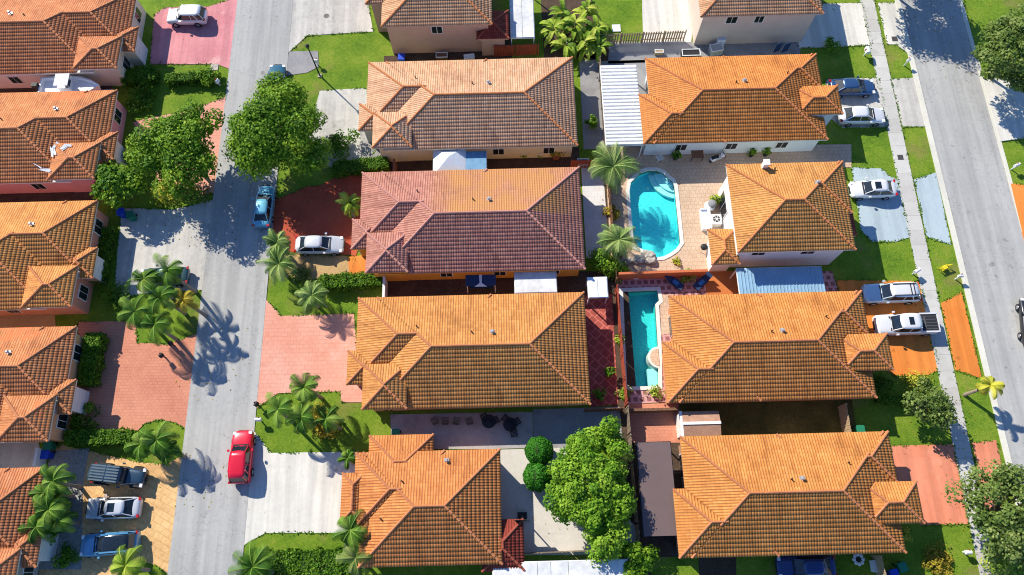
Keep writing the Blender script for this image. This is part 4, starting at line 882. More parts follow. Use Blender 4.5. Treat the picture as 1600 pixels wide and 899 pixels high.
    for x in (h-.95, -h+.98):
        for s in (-1, 1):
            w = MB(); y = s*(W-.09); w.tube((x, y-.12, wr-.05), (x, y+.12, wr-.05), wr, wr, 18); wo = w.build('wheel', 'rubber', t, local=True)
            w = MB(); w.tube((x, s*(W+.02), wr-.05), (x, s*(W+.045), wr-.05), wr*.62, wr*.55, 12); w.build('rim', 'rim_metal', wo, local=True)
    for s in (-1, 1):
        hx = h-.16 if kind != 'jeep' else h-.02; z = {'sedan': .66, 'suv': .80, 'pickup': .90, 'jeep': .90}[kind]
        MB().box(hx-.22, s*W*.72-.16, z-.04, hx+.02, s*W*.72+.14, z+.075).build('headlight', 'lens', t, local=True)
        z = {'sedan': .84, 'suv': .95, 'pickup': .85, 'jeep': .9}[kind]; MB().box(-h+.02, s*W*.78-.13, z-.06, -h+.2, s*W*.78+.13, z+.05).build('taillight', 'red_lens', t, local=True)
        MB().box(b1*k-.52, s*(W+.02), belt-.02, b1*k-.32, s*(W+.17), belt+.13).build('mirror', m, t, local=True)
    q = MB()
    for s in (-1, 1): q.tube((b1*k+.02, s*.35+.1, belt+.05), (b1*k-.10, s*.35-.35, belt+.10), .012, .012, 4)
    q.build('wipers', 'black_plastic', t, local=True)
    return t
WHITE = ('white', (.80, .80, .80)); SILVER = ('silver', (.62, .64, .68)); SKYB = ('pale_blue', (.55, .66, .74))
CG = 'cars parked in the driveways'
car('parked_car', 'white compact suv parked on the pink driveway in the top left', 'car', 292, 25, 179, WHITE, 'suv', group=CG, L=4.3)
car('parked_car', 'dark teal car at the road edge half hidden under the large round shade tree', 'car', 430, 130, 88, ('teal', (.02, .10, .15)), 'sedan')
car('parked_car', 'light blue car on the left road in the shade of the round tree', 'car', 412, 322, 88, ('sky', (.13, .42, .58)), 'sedan', L=4.5)
car('parked_car', 'silver sedan parked on the red driveway', 'car', 499, 382, -1, SILVER, 'sedan', group=CG, L=4.7)
car('parked_car', 'bright red car on the left road', 'car', 377, 714, 91, ('red', (.72, .01, .035)), 'suv', L=4.6)
car('parked_jeep', 'dark slate off-roader with ribbed roof and spare wheel at its back', 'jeep', 187, 743, -7, ('slate', (.025, .06, .10)), 'jeep', slats=True, group=CG, L=4.6)
car('parked_car', 'silver sedan with a sunroof parked between the jeep and the glass-roofed car', 'car', 177, 794, 180, SILVER, 'sedan', sunroof=(-.45, .15), group=CG, L=4.7)
car('parked_car', 'blue car with black glass roof, lowest of the three in the tan driveway', 'car', 171, 850, 183, ('steel_blue', (.10, .30, .50)), 'suv', roofc='glass', group=CG, L=4.9)
car('parked_car', 'dark blue sedan, upper of two cars in front of the orange tiled house', 'car', 1332, 136, 0, ('navy', (.03, .08, .20)), 'sedan', group=CG)
car('parked_car', 'white sedan, lower of two cars in front of the orange tiled house', 'car', 1347, 180, -1, WHITE, 'sedan', group=CG)
car('parked_car', 'white sedan with sunroof on the blue-grey painted driveway', 'car', 1364, 295, 180, WHITE, 'sedan', sunroof=(-.5, .1), group=CG, L=4.5)
car('parked_car', 'white suv with a black roof rack parked beside the white pickup', 'car', 1392, 458, 180, SKYB, 'suv', roofc=paint('white', WHITE[1]), rack=True, group=CG, L=5.2)
car('pickup_truck', 'white crew cab pickup with sunroof and black cargo bed', 'pickup', 1415, 507, 180, WHITE, 'pickup', sunroof=(-.25, .2), group=CG, L=5.7)
car('parked_car', 'dark blue car on the grass at the bottom edge below the house', 'car', 1260, 886, 180, ('royal', (.008, .035, .16)), 'sedan', L=4.9)
car('parked_car', 'black car cut off by the right edge of the photo on the right road', 'car', 1612, 503, 80, ('black', (.02, .02, .025)), 'sedan')
car('parked_car', 'dark green-grey car half hidden under the palm island cluster', 'car', 256, 432, 181, ('bottle', (.03, .08, .09)), 'sedan', group=CG)
# boat on its trailer between two houses
g = G(108, 133, 2.2); t = thing('boat', 'white motor boat on a trailer between the two top left houses', 'boat', (g.x, g.y-.15, .8))
st = [(-3.0, 1.1), (-1.5, 1.2), (0, 1.2), (1.2, 1.05), (2.2, .65), (2.9, .2), (3.15, .02)]
q = MB(); out = [(x, w) for x, w in st]+[(x, -w) for x, w in st[::-1]]; n = len(out)
q.v = [(x, y, 1.5) for x, y in out]+[(x*.92, y*.55, .7) for x, y in out]+[(x*.96, y*.84, 1.5) for x, y in out]+[(x*.93, y*.78, 1.15) for x, y in out]
for i in range(n):
    j = (i+1) % n; q.f += [(i, j, n+j, n+i), (i, 2*n+i, 2*n+j, j), (2*n+i, 3*n+i, 3*n+j, 2*n+j)]
q.f += [tuple(3*n+i for i in range(n)), tuple(n+i for i in reversed(range(n)))]; q.build('hull', plain('gelcoat', (.82, .83, .85), .3, var=.03), t, local=True)
MB().box(-.9, -.45, 1.15, .3, .45, 1.75).build('console', 'gelcoat', t, local=True); MB().box(.0, -.4, 1.75, .35, .4, 2.05).build('windscreen', 'dark_glass', t, local=True)
q = MB(); q.box(-.8, -.7, 2.5, .6, .7, 2.56)
for x in (-.7, .5):
    for y in (-.6, .6): q.tube((x, y, 1.2), (x, y, 2.5), .025)
q.build('canopy', 'cloth_white', t, local=True)
MB().box(-3.55, -.22, .9, -3.0, .22, 1.9).build('outboard_motor', 'black_plastic', t, local=True)
q = MB(); q.box(-2.8, -.5, -.15, 3.8, -.4, .0).box(-2.8, .4, -.15, 3.8, .5, .0)
for x in (-1.8, 0, 1.6): q.box(x, -.45, .0, x+.12, .45, .72)
q.box(-2.6, -.04, -.14, 3.9, .04, -.02); q.build('trailer', 'grey_metal', t, local=True)
for s in (-1, 1): MB().tube((-1, s*.8, -.48), (-1, s*1.0, -.48), .32, .32, 14).build('wheel', 'rubber', t, local=True)

# ------------------------------------------------------------------ fences and walls
def fence(name, label, a, b, h, mat, step=2.4, board=.14, gap=.02, group=None, cap=True, cat='fence'):
    a = Vector(a); b = Vector(b); L = (b-a).length; ang = math.atan2(b.y-a.y, b.x-a.x); t = thing(name, label, cat, (a.x, a.y, 0), ang, group)
    n = max(1, round(L/step)); s = L/n
    for i in range(n+1): MB().box(i*s-.06, -.06, 0, i*s+.06, .06, h+.1).build('post', mat, t, local=True)
    for i in range(n):
        q = MB(); x = i*s+.07; k = 0
        while x+board < (i+1)*s-.05:
            dz = .03*math.sin(k*7.3+i); q.box(x, -.02+.012*math.sin(k*3), .05, x+board, .02+.012*math.sin(k*3), h+dz); x += board+gap; k += 1
        q.box(i*s+.05, .035, .4, (i+1)*s-.05, .08, .5).box(i*s+.05, .035, h-.4, (i+1)*s-.05, .08, h-.3); q.build('fence_panel', mat, t, local=True)
    return t
def wallf(label, a, b, h, mat, th=.15):
    a = Vector(a); b = Vector(b); L = (b-a).length; t = thing('garden_wall', label, 'wall', (a.x, a.y, 0), math.atan2(b.y-a.y, b.x-a.x))
    MB().box(0, -th/2, -.1, L, th/2, h).build('wall_body', mat, t, local=True); MB().box(-.03, -th/2-.04, h, L+.03, th/2+.04, h+.06).build('coping', 'coping' if mat == 'coping' else mat, t, local=True); return t
fence('wooden_fence', 'grey wooden fence behind the peach tiled house, beside the white ribbed cover', (9.75, 47.5), (9.75, 37.2), 1.8, 'wood_grey')
fence('wooden_fence', 'brown wooden fence between the pale tiled patio and the lagoon-shaped pool', (9.8, 36.9), (9.8, 23.2), 1.5, 'wood_brown')
fence('wooden_fence', 'red stained fence between the red tiled patio and the narrow pool', (9.75, 22.4), (9.85, 11.5), 1.8, 'wood_red', board=.3)
fence('wooden_fence', 'weathered fence behind the big bright green tree', (9.9, 11.2), (10.0, -1.2), 1.8, 'wood_grey', board=.22)
wallf('terracotta coloured garden wall between the lagoon-shaped pool and the navy loungers', (10.0, 23.62), (18.25, 23.70), 1.6, plain('wall_terracotta', (.55, .15, .06), .85))
wallf('low dark garden wall at the lower end of the narrow pool', (10.1, 10.95), (14.4, 10.95), 1.2, 'wood_brown')
fence('wooden_fence', 'tan slatted fence between the small top lawn and the dark side yard', (9.9, 50.4), (19.0, 50.6), 1.7, 'wood_tan', gap=.12)
fence('wooden_fence', 'red stained fence left of the broad-leaved plants at the top', (-1.2, 49.2), (3.4, 49.3), 1.8, 'wood_red')
fence('wooden_fence', 'short red fence with flowers right of the white flowering shrubs', (6.2, 35.6), (9.5, 35.6), 1.6, 'wood_red')
fence('wooden_fence', 'wooden side fence across the yard above the lower right house', (28.9, 10.9), (28.9, 8.4), 1.8, 'wood_tan')
fence('wooden_fence', 'wooden fence at the bottom edge below the lower right house', (29.6, -1.6), (29.9, -5.5), 1.8, 'wood_tan')
fence('wooden_fence', 'dark fence behind the white roofed shelter at the bottom edge', (-.8, -.75), (9.8, -.55), 1.7, 'wood_grey')
fence('wooden_fence', 'dark brown fence below the red tiled patio', (6.2, 11.1), (9.5, 11.1), 1.5, 'wood_brown')
wallf('white side wall between the apricot tiled house and the boat-side gravel strip', (-39.6, 33.2), (-39.3, 34.0), 1.6, 'trim_white')
wallf('white garden wall at the front of the ochre walled side yard', (-11.9, 23.9), (-11.9, 21.5), 1.6, 'trim_white')
wallf('brown garden wall right of the dark curved hedge', (-11.3, 36.2), (-11.3, 34.2), 1.7, plain('wall_brown', (.30, .10, .06), .8))
wallf('white garden wall between the two lowest left houses', (-41.5, 8.9), (-41.5, 7.4), 1.5, 'trim_white')

# ------------------------------------------------------------------ patio covers and shelters
def cover(label, p0, p1, z, mat, rib=None, ribs=None, frame='white_metal', name='patio_cover', split=None, tilt=0.0):
    a = G(*p0, z); b = G(*p1, z); x0, x1 = sorted((a.x, b.x)); y0, y1 = sorted((a.y, b.y)); t = thing(name, label, 'patio cover', ((x0+x1)/2, (y0+y1)/2, 0))
    q = MB()
    if rib == 'x':
        n = int((y1-y0)/.40)
        for i in range(n): ya = y0+i*(y1-y0)/n; q.box(x0, ya, z-.04, x1, ya+(y1-y0)/n*.58, z+.17); q.box(x0, ya+(y1-y0)/n*.62, z-.05, x1, ya+(y1-y0)/n, z-.03)
    elif rib == 'y':
        n = int((x1-x0)/(ribs or .3))
        for i in range(n): xa = x0+i*(x1-x0)/n; w = (x1-x0)/n; q.box(xa, y0, z-.03, xa+w*.8, y1, z+.0); q.box(xa+w*.8, y0, z-.03, xa+w, y1, z+.06)
    elif split:
        xs = [x0]+[x0+(x1-x0)*s for s in split]+[x1]
        for i in range(len(xs)-1): q.box(xs[i]+.015, y0, z-.03, xs[i+1]-.015, y1, z+.012*(i % 2))
    else: q.box(x0, y0, z-.03, x1, y1, z)
    q.build('roof_panel', mat, t)
    f = MB(); f.box(x0-.05, y0-.05, z-.16, x0+.03, y1+.05, z-.05).box(x1-.03, y0-.05, z-.16, x1+.05, y1+.05, z-.05).box(x0-.05, y0-.06, z-.17, x1+.05, y0+.02, z-.055).box(x0-.05, y1-.02, z-.17, x1+.05, y1+.06, z-.055)
    f.build('frame', frame, t)
    for x in (x0+.05, x1-.05):
        for y in (y0+.05, y1-.05): MB().box(x-.05, y-.05, 0, x+.05, y+.05, z-.06).build('post', frame, t)
    return t
cover('white ribbed metal patio cover left of the orange tiled house', (938, 103), (1005, 226), 2.5, 'white_metal', 'x')
cover('ribbed metal patio cover half in shade above the tangerine tiled house', (1151, 420), (1290, 458), 2.5, plain('shade_blue_metal', (.30, .48, .62), .4, .2, var=.1, scale=1), 'y')  # white metal roof; the blue of the shade is put into its colour
cover('flat dark brown patio cover left of the house at the lower right', (994, 692), (1061, 837), 2.5, 'brown_metal', split=(.01,), frame='black_metal')
cover('large flat shelter roof with pale grey and white panels at the bottom edge', (770, 880), (984, 930), 2.6, ground_mat('weathered_panel', [(0.3, (.50, .51, .52)), (0.7, (.80, .80, .80))], .5, 2, .5, stain=(.4, .5, (.86, .86, .86), .8)), split=(.33, .43, .56))
cover('white translucent patio cover between the dark rose and honey tiled houses', (804, 426), (870, 456), 2.4, M('weathered_panel'))
cover('pale flat cover over the side patio next to the white tent canopy', (728, 237), (760, 265), 2.3, plain('cloth_blue', (.16, .32, .48), .8, var=.2, scale=1.5))
cover('white and shaded blue patio cover at the top right of the salmon walled house', (796, -30), (835, 58), 2.5, M('weathered_panel'), split=(.5,))
cover('small white two-part roof in the corner above the red tiled patio', (918, 434), (950, 464), 2.2, 'cloth_white', split=(.5,))
# tent canopy
g = G(702, 251, 2.4); t = thing('tent_canopy', 'white pyramid tent canopy between the peach and dark rose tiled houses', 'canopy', (g.x, g.y, 0))
MB().box(0, 0, 0, 0, 0, 0); q = MB(); w = 1.6; q.v = [(-w, -w, 2.3), (w, -w, 2.3), (w, w, 2.3), (-w, w, 2.3), (0, 0, 3.2), (-w, -w, 2.1), (w, -w, 2.1), (w, w, 2.1), (-w, w, 2.1)]
q.f = [(0, 1, 4), (1, 2, 4), (2, 3, 4), (3, 0, 4), (0, 5, 6, 1), (1, 6, 7, 2), (2, 7, 8, 3), (3, 8, 5, 0)]; q.build('cloth', 'cloth_white', t, local=True)
for sx in (-1, 1):
    for sy in (-1, 1): MB().tube((sx*1.5, sy*1.5, 0), (sx*1.5, sy*1.5, 2.3), .03).build('post', 'grey_metal', t, local=True)
# garden swing with a dark canopy
g = G(751, 438, 1.9); t = thing('garden_swing', 'dark canopied garden swing with white peak in the dirt side yard', 'swing', (g.x, g.y, 0))
q = MB(); q.v = [(-1.4, -.5, 1.8), (1.4, -.5, 1.8), (1.4, .5, 2.0), (-1.4, .5, 2.0)]; q.f = [(0, 1, 2, 3)]; q.box(-1.4, -.5, 1.72, 1.4, .5, 1.78); q.build('canopy', 'cushion_navy', t, local=True)
q = MB(); q.v = [(-.15, .5, 2.02), (.15, .5, 2.02), (.1, -.3, 1.95), (.6, -.62, 1.84), (-.6, -.62, 1.84), (-.1, -.3, 1.95)]; q.f = [(0, 5, 2, 1), (5, 4, 3, 2)]; q.build('peak_cloth', 'cloth_white', t, local=True)
for x in (-1.3, 1.3): MB().tube((x, -.6, 0), (x, 0, 1.8), .04).tube((x, .6, 0), (x, 0, 1.8), .04).build('leg', 'white_metal', t, local=True)
MB().box(-1.1, -.3, .45, 1.1, .25, .55).box(-1.1, .2, .5, 1.1, .28, 1.0).build('seat', 'cushion_navy', t, local=True)
# garden shed
a = G(1060, 643, 2.2); b = G(1128, 680, 2.2); t = thing('garden_shed', 'low shed with brown roof and a white stripe below the narrow pool garden', 'shed', ((a.x+b.x)/2, (a.y+b.y)/2, 0))
MB().box(a.x+.15, b.y+.1, 0, b.x-.1, a.y-.1, 2.0).build('wall', 'trim_white', t); ym = (a.y+b.y)/2
q = MB(); q.v = [(a.x+.3, b.y, 2.0), (b.x, b.y, 2.0), (b.x, ym, 2.3), (a.x+.3, ym, 2.3), (b.x, a.y, 2.0), (a.x+.3, a.y, 2.0)]; q.f = [(0, 1, 2, 3), (3, 2, 4, 5)]; q.build('roof', plain('shed_roof', (.42, .24, .16), .8, var=.2), t)
MB().box(a.x+.28, ym-.12, 2.27, b.x+.02, ym+.12, 2.34).build('ridge_strip', 'white_metal', t); MB().box(a.x+.1, b.y-.05, 1.9, a.x+.32, a.y+.05, 2.05).build('gutter', 'white_metal', t)

# ------------------------------------------------------------------ street furniture and yard things
def lamp(label, px, py, h, az, mat='grey_metal'):
    g = G(px, py); t = thing('street_lamp', label, 'street lamp', (g.x, g.y, 0), R(az), group='street lamps')
    MB().box(-.2, -.2, 0, .2, .2, .12).build('base', 'stone', t, local=True); MB().tube((0, 0, .1), (0, 0, h), .09, .06, 8).build('pole', mat, t, local=True)
    MB().tube((0, 0, h), (0, 0, h+.35), .13, .2, 10).tube((0, 0, h+.35), (0, 0, h+.45), .2, .05, 10).build('lamp_head', 'black_metal', t, local=True)
lamp('dark street lamp standing on the lawn near the top, right of the left road', 500, 119, 4.7, 0, 'black_metal')
def mailbox(label, px, py, mat, h=1.1, w=.3, l=.5, rot=0, post=True):
    h *= .78; w *= .85; l *= .75; g = G(px, py, h*.8); t = thing('mailbox', label, 'mailbox', (g.x, g.y, 0), R(rot), group='mailboxes along the streets')
    q = MB(); q.tube((0, 0, 0), (0, 0, h-.2), .07 if post else .2, .06 if post else .2, 8); q.build('post', mat, t, local=True)
    q = MB(); q.box(-l/2, -w/2, h-.25, l/2, w/2, h-.02)
    for i in range(7):
        a0, a1 = math.pi*i/7, math.pi*(i+1)/7; q.quad((-l/2, w/2*math.cos(a0), h-.03+w/2*math.sin(a0)), (l/2, w/2*math.cos(a0), h-.03+w/2*math.sin(a0)), (l/2, w/2*math.cos(a1), h-.03+w/2*math.sin(a1)), (-l/2, w/2*math.cos(a1), h-.03+w/2*math.sin(a1)))
    for x in (-l/2, l/2): q.quad(*[(x, w/2*math.cos(math.pi*i/7), h-.03+w/2*math.sin(math.pi*i/7)) for i in range(8)])
    q.build('box', mat, t, local=True); MB().box(-.02, w/2, h-.1, .1, w/2+.03, h+.18).build('flag', 'red_lens', t, local=True)
WM = 'white_metal'
mailbox('large white mailbox on the lawn beside the sidewalk next to the top white driveway', 1355, 80, WM, 1.2, .55, .9, 90)
mailbox('white mailbox on the verge by the kerb opposite the two parked sedans', 1419, 95, WM, 1.4, .25, .5, 20)
mailbox('white mailbox beside the sidewalk above the white suv with the roof rack', 1432, 424, WM, 1.2, .4, .8, 30)
mailbox('white mailbox by the kerb just right of the yellow barrier', 1500, 432, WM, 1.3, .25, .6, 0)
mailbox('white mailbox at the right road edge below the plain salmon driveway', 404, 656, WM, 1.2, .35, .7, 0)
mailbox('white mailbox beside the sidewalk at the bottom right lawn', 1512, 863, WM, 1.1, .4, .6, 0)
mailbox('black mailbox at the lower corner of the plain salmon driveway', 401, 632, 'black_metal', 1.2, .4, .6, 60)
mailbox('white mailbox beyond the right road on the lawn', 1588, 259, WM, 1.3, .3, .8, 20)
mailbox('white mailbox by the grey pad near the street lamp', 494, 96, WM, 1.1, .35, .5, 0)
mailbox('mailbox-shaped black garden lamp on the brick paver driveway, nearest its middle', 253, 556, 'black_metal', 1.3, .4, .5, 40)  # stands for a short garden lamp, built with the mailbox form
mailbox('mailbox-shaped black garden lamp at the lower tip of the palm island', 267, 537, 'black_metal', 1.3, .4, .5, 40)  # second short garden lamp, also given the mailbox form
mailbox('white mailbox at the end of the thin hedge beside the left road', 340, 128, WM, 1.1, .35, .6, 60)
def wheelie(label, px, py, mat, rot=0):
    g = G(px, py, 1.0); t = thing('trash_bin', label, 'trash bin', (g.x, g.y, 0), R(rot), group='household bins')
    q = MB(); q.v = [(-.24, -.24, .08), (.24, -.24, .08), (.24, .24, .08), (-.24, .24, .08), (-.32, -.32, .98), (.32, -.32, .98), (.32, .32, .98), (-.32, .32, .98)]; q.f = [(0, 3, 2, 1), (4, 5, 6, 7), (0, 1, 5, 4), (1, 2, 6, 5), (2, 3, 7, 6), (3, 0, 4, 7)]; q.build('body', mat, t, local=True)
    MB().box(-.35, -.35, .985, .35, .37, 1.05).box(-.3, .37, .95, .3, .42, 1.0).build('lid', mat, t, local=True)
    for s in (-1, 1): MB().tube((s*.26, .3, .12), (s*.32, .3, .12), .12, .12, 10).build('wheel', 'rubber', t, local=True)
wheelie('blue trash bin beside the apricot tiled house', 188, 331, 'bin_blue', 10); wheelie('green trash bin beside the apricot tiled house', 203, 336, 'bin_green', 20)
wheelie('green trash bin between the two lowest left houses', 74, 697, 'bin_green', 5); wheelie('blue trash bin between the two lowest left houses', 70, 711, 'bin_blue', 0)
wheelie('green trash bin above the roof corner of the amber tiled house', 618, 678, 'bin_green'); wheelie('blue trash bin at the right corner of the amber tiled annex roof', 669, 686, 'bin_blue')
wheelie('teal green trash bin at the bottom edge near the fence', 1411, 887, 'bin_green', 15); wheelie('blue trash bin at the bottom edge near the fence', 1398, 898, 'bin_blue', 10)
wheelie('green trash bin in the shade above the lower right house', 1345, 672, 'bin_green'); wheelie('blue trash bin by the wall of the salmon walled house at the top', 627, 89, 'bin_blue')
def flat_disc(name, label, cat, px, py, r, mat, z=.034, sq=False, group=None):
    g = G(px, py, z); t = thing(name, label, cat, (g.x, g.y, 0), group=group)
    if sq: MB().box(-r, -r, z-.1, r, r, z+.012).build('plate', mat, t, local=True)
    else: MB().tube((0, 0, z-.1), (0, 0, z+.012), r, r, 20).build('cover', mat, t, local=True); MB().tube((0, 0, z-.1), (0, 0, z+.006), r*1.2, r*1.2, 20).build('frame', 'stone', t, local=True)
flat_disc('manhole_cover', 'dark manhole cover in the middle of the left road', 'manhole', 349, 639, .36, 'manhole'); flat_disc('manhole_cover', 'small manhole cover in the right road near the yellow barrier', 'manhole', 1530, 418, .2, 'manhole')
flat_disc('manhole_cover', 'grey drain cover in the top concrete driveway', 'manhole', 510, 25, .28, 'manhole', .054); flat_disc('access_plate', 'dark square plate set in the sidewalk', 'plate', 1407, 246, .28, 'manhole', .074, True)
flat_disc('access_plate', 'dark square plate in the apron at the top of the sidewalk', 'plate', 1398, 61, .3, 'manhole', .06, True); flat_disc('access_plate', 'pale square lid on the small top lawn', 'plate', 963, 44, .45, 'cloth_white', .1, True)
flat_disc('access_plate', 'grey meter lid beside the pink driveway by the left road', 'plate', 335, 105, .4, 'stone', .06, True)
g = G(1474, 420); t = thing('yellow_barrier', 'small yellow barrier standing on the verge beside the right road', 'barrier', (g.x, g.y, 0), R(20))
for x, y in ((-.5, 0), (.5, 0)): MB().tube((x, -.25, 0), (x, 0, .6), .03).tube((x, .25, 0), (x, 0, .6), .03).build('leg', 'yellow_paint', t, local=True)
MB().box(-.6, -.03, .5, .6, .03, .65).build('board', 'yellow_paint', t, local=True); MB().box(-.22, -.22, 0, .22, .22, .35).build('cover_box', 'yellow_paint', t, local=True)
def chair(label, px, py, rot, mat='black_plastic', name='patio_chair', group=None, z=0.05):
    g = G(px, py, .5); t = thing(name, label, 'chair', (g.x, g.y, z), R(rot), group)
    q = MB()
    for i in range(5): q.box(-.27, -.27+i*.115, .42, .27, -.27+i*.115+.08, .45)
    q.build('seat', mat, t, local=True); q = MB()
    for i in range(5): q.quad((-.27, .28+i*.045, .5+i*.1), (.27, .28+i*.045, .5+i*.1), (.27, .31+i*.045, .57+i*.1), (-.27, .31+i*.045, .57+i*.1)); q.box(-.27, .28+i*.045, .48+i*.1, .27, .3+i*.045, .56+i*.1)
    q.build('backrest', mat, t, local=True)
    for sx in (-1, 1):
        for y in (-.25, .27): MB().tube((sx*.26, y, 0), (sx*.26, y, .6 if y < 0 else .95), .025).build('leg', mat, t, local=True)
        MB().box(sx*.27-.04, -.27, .62, sx*.27+.04, .3, .66).build('armrest', mat, t, local=True)
for k, (x, r, n) in enumerate(((679, 25, 'leftmost'), (696, 0, 'second from the left'), (714, -14, 'third from the left'), (733, 16, 'rightmost'))): chair('brown slatted chair, '+n+' in the row of four on the stained patio', x, 657, 180+r, 'wood_grey', group='row of four patio chairs')
def covered_table(label, px, py, seed):
    g = G(px, py, .6); t = thing('garden_table', label, 'table', (g.x, g.y, .05)); MB().tube((0, 0, .70), (0, 0, .76), .62, .62, 20).build('tabletop', 'black_plastic', t, local=True); MB().tube((0, 0, 0), (0, 0, .7), .05).tube((0, 0, 0), (0, 0, .05), .35, .3, 12).build('base', 'black_plastic', t, local=True)
covered_table('dark round table on the stained patio, right of the four chairs', 764, 659, 1); covered_table('dark round table at the right end of the stained patio', 797, 664, 2)
for x, y, r, n in ((756, 651, 200, 'above the left'), (775, 657, 120, 'right of the left'), (789, 654, 230, 'above the right'), (808, 659, 120, 'right of the right'), (803, 678, 10, 'below the right')): chair('dark chair '+n+' dark round table on the stained patio', x, y, r, 'black_plastic', group='chairs at the dark tables')
def lounger(label, px, py, rot):
    g = G(px, py, .4); t = thing('sun_lounger', label, 'sun lounger', (g.x, g.y, .05), R(rot), 'navy sun loungers'); q = MB(); q.box(-1.0, -.36, .28, .35, .36, .34); q.build('frame', 'black_plastic', t, local=True)
    MB().box(-1.0, -.33, .342, .33, .33, .43).build('cushion', 'cushion_navy', t, local=True); q = MB(); q.v = [(.33, -.33, .36), (.33, .33, .36), (.95, .33, .75), (.95, -.33, .75), (.33, -.33, .44), (.33, .33, .44), (.92, .33, .83), (.92, -.33, .83)]; q.f = [(0, 1, 2, 3), (4, 7, 6, 5), (0, 4, 5, 1), (1, 5, 6, 2), (2, 6, 7, 3), (3, 7, 4, 0)]; q.build('backrest', 'cushion_navy', t, local=True)
    for x in (-.9, .3):
        for s in (-.3, .3): MB().box(x-.03, s-.03, 0, x+.03, s+.03, .28).build('leg', 'black_plastic', t, local=True)
    MB().box(-.5, -.2, .432, .1, .2, .45).build('towel', plain('towel_blue', (.05, .2, .5), .9), t, local=True)
lounger('navy sun lounger left of the spiky plant, slanting down to the right', 1053, 440, 138); lounger('navy sun lounger right of the spiky plant, slanting up to the right', 1098, 440, 42)
# things on the upper pool deck
def pot(label, px, py, r=.3, mat='terracotta', pl='leaf_mid', seed=1):
    g = G(px, py, .4); t = thing('potted_plant', label, 'potted plant', (g.x, g.y, .05), group='potted plants'); MB().tube((0, 0, 0), (0, 0, .45), r*.7, r, 12).build('pot', mat, t, local=True)
    me, cc = crown_mesh('foliage', pl, r*1.5, r*1.5, .35, .75, 10, 220, .13, seed, .45); put('foliage', me, t)
pot('potted plant left of the table on the shaded pool deck', 1056, 245, .35, 'black_plastic', seed=3); pot('dark potted plant near the scooter, left one', 1174, 241, .28, 'black_plastic', seed=4); pot('dark potted plant at the corner of the white wall on the shaded pool deck', 1197, 240, .28, 'black_plastic', seed=5)
pot('potted plant at the lower edge of the red tiled patio', 936, 618, .4, 'black_plastic', seed=6); pot('potted plant by the red fence in the middle of the red tiled patio', 951, 582, .35, 'black_plastic', seed=7); pot('red-leaved potted shrub right of the white flowering shrubs', 869, 243, .5, 'terracotta', 'leaf_croton', 8)
chair('white armchair on the shaded pool deck left of the potted plant', 1030, 247, 200, 'white_metal')
t = thing('patio_table', 'dark square table on the shaded pool deck between plant and scooter', 'table', (*G(1087, 246).to_2d(), .05)); MB().box(-.6, -.5, .7, .6, .5, .75).build('tabletop', 'wood_brown', t, local=True)
for x in (-.55, .55):
    for y in (-.45, .45): MB().box(x-.03, y-.03, 0, x+.03, y+.03, .7).build('leg', 'black_metal', t, local=True)
t = thing('scooter', 'white and black motor scooter parked on the shaded pool deck', 'scooter', (*G(1121, 247, .5).to_2d(), .05), R(20))
q = MB(); q.ball((-.5, 0, .6), .32, 10, .8).ball((.55, 0, .7), .25, 10, 1.2).box(-.4, -.16, .3, .5, .16, .42); q.build('body', 'white_metal', t, local=True); MB().box(-.75, -.17, .82, .0, .17, .92).build('saddle', 'black_plastic', t, local=True); MB().tube((.55, -.35, 1.05), (.55, .35, 1.05), .03).tube((.7, 0, .3), (.52, 0, 1.05), .04).build('handlebar', 'black_metal', t, local=True)
for x in (-.6, .72): MB().tube((x, -.06, .25), (x, .06, .25), .25, .25, 14).build('wheel', 'rubber', t, local=True)
g = G(1118, 345, .4); t = thing('air_conditioner', 'white square air conditioner unit with round dark fan beside the white two-storey house', 'air conditioner', (g.x, g.y, .05))
MB().box(-.5, -.5, 0, .5, .5, .75).build('casing', 'white_metal', t, local=True); MB().tube((0, 0, .75), (0, 0, .77), .36, .36, 20).build('fan_opening', 'manhole', t, local=True)
q = MB(); q.tube((0, 0, .77), (0, 0, .79), .1, .1, 12)
for i in range(6): a = i*math.pi/3; q.box(0, -.02, .775, .36, .02, .785, a, (0, 0))
q.build('grille', 'white_metal', t, local=True)
t = thing('patio_sofa', 'white covered sofa beside the air conditioner unit', 'sofa', (*G(1102, 343, .4).to_2d(), .05)); MB().box(-.4, -1.1, 0, .4, 1.1, .42).build('seat', 'cloth_white', t, local=True); MB().box(.25, -1.1, .42, .45, 1.1, .8).build('backrest', 'cloth_white', t, local=True)
for s in (-1.1, .95): MB().box(-.4, s, .42, .4, s+.15, .6).build('armrest', 'cloth_white', t, local=True)
t = thing('patio_armchair', 'grey and white patio armchair above the air conditioner unit', 'chair', (*G(1109, 322, .4).to_2d(), .05), R(30)); MB().ball((0, 0, .3), .55, 14, .55).build('seat', 'cloth_white', t, local=True); MB().ball((.25, 0, .55), .45, 12, .6).build('backrest', plain('cushion_grey', (.25, .25, .27), .8), t, local=True)
t = thing('barbecue_grill', 'dark and silver barbecue grill below the air conditioner unit', 'grill', (*G(1099, 388, .5).to_2d(), .05), R(20)); MB().ball((0, 0, .75), .35, 12, .7).build('kettle', 'black_metal', t, local=True); MB().box(.3, -.25, .7, .8, .25, .74).build('side_shelf', 'chrome', t, local=True)
for a in (90, 210, 330): MB().tube((0, 0, .6), (.35*math.cos(R(a)), .35*math.sin(R(a)), 0), .02).build('leg', 'grey_metal', t, local=True)
t = thing('rock_waterfall', 'pile of pale boulders at the lower left end of the lagoon-shaped pool', 'rocks', (*G(998, 402).to_2d(), 0)); rn = random.Random(5)
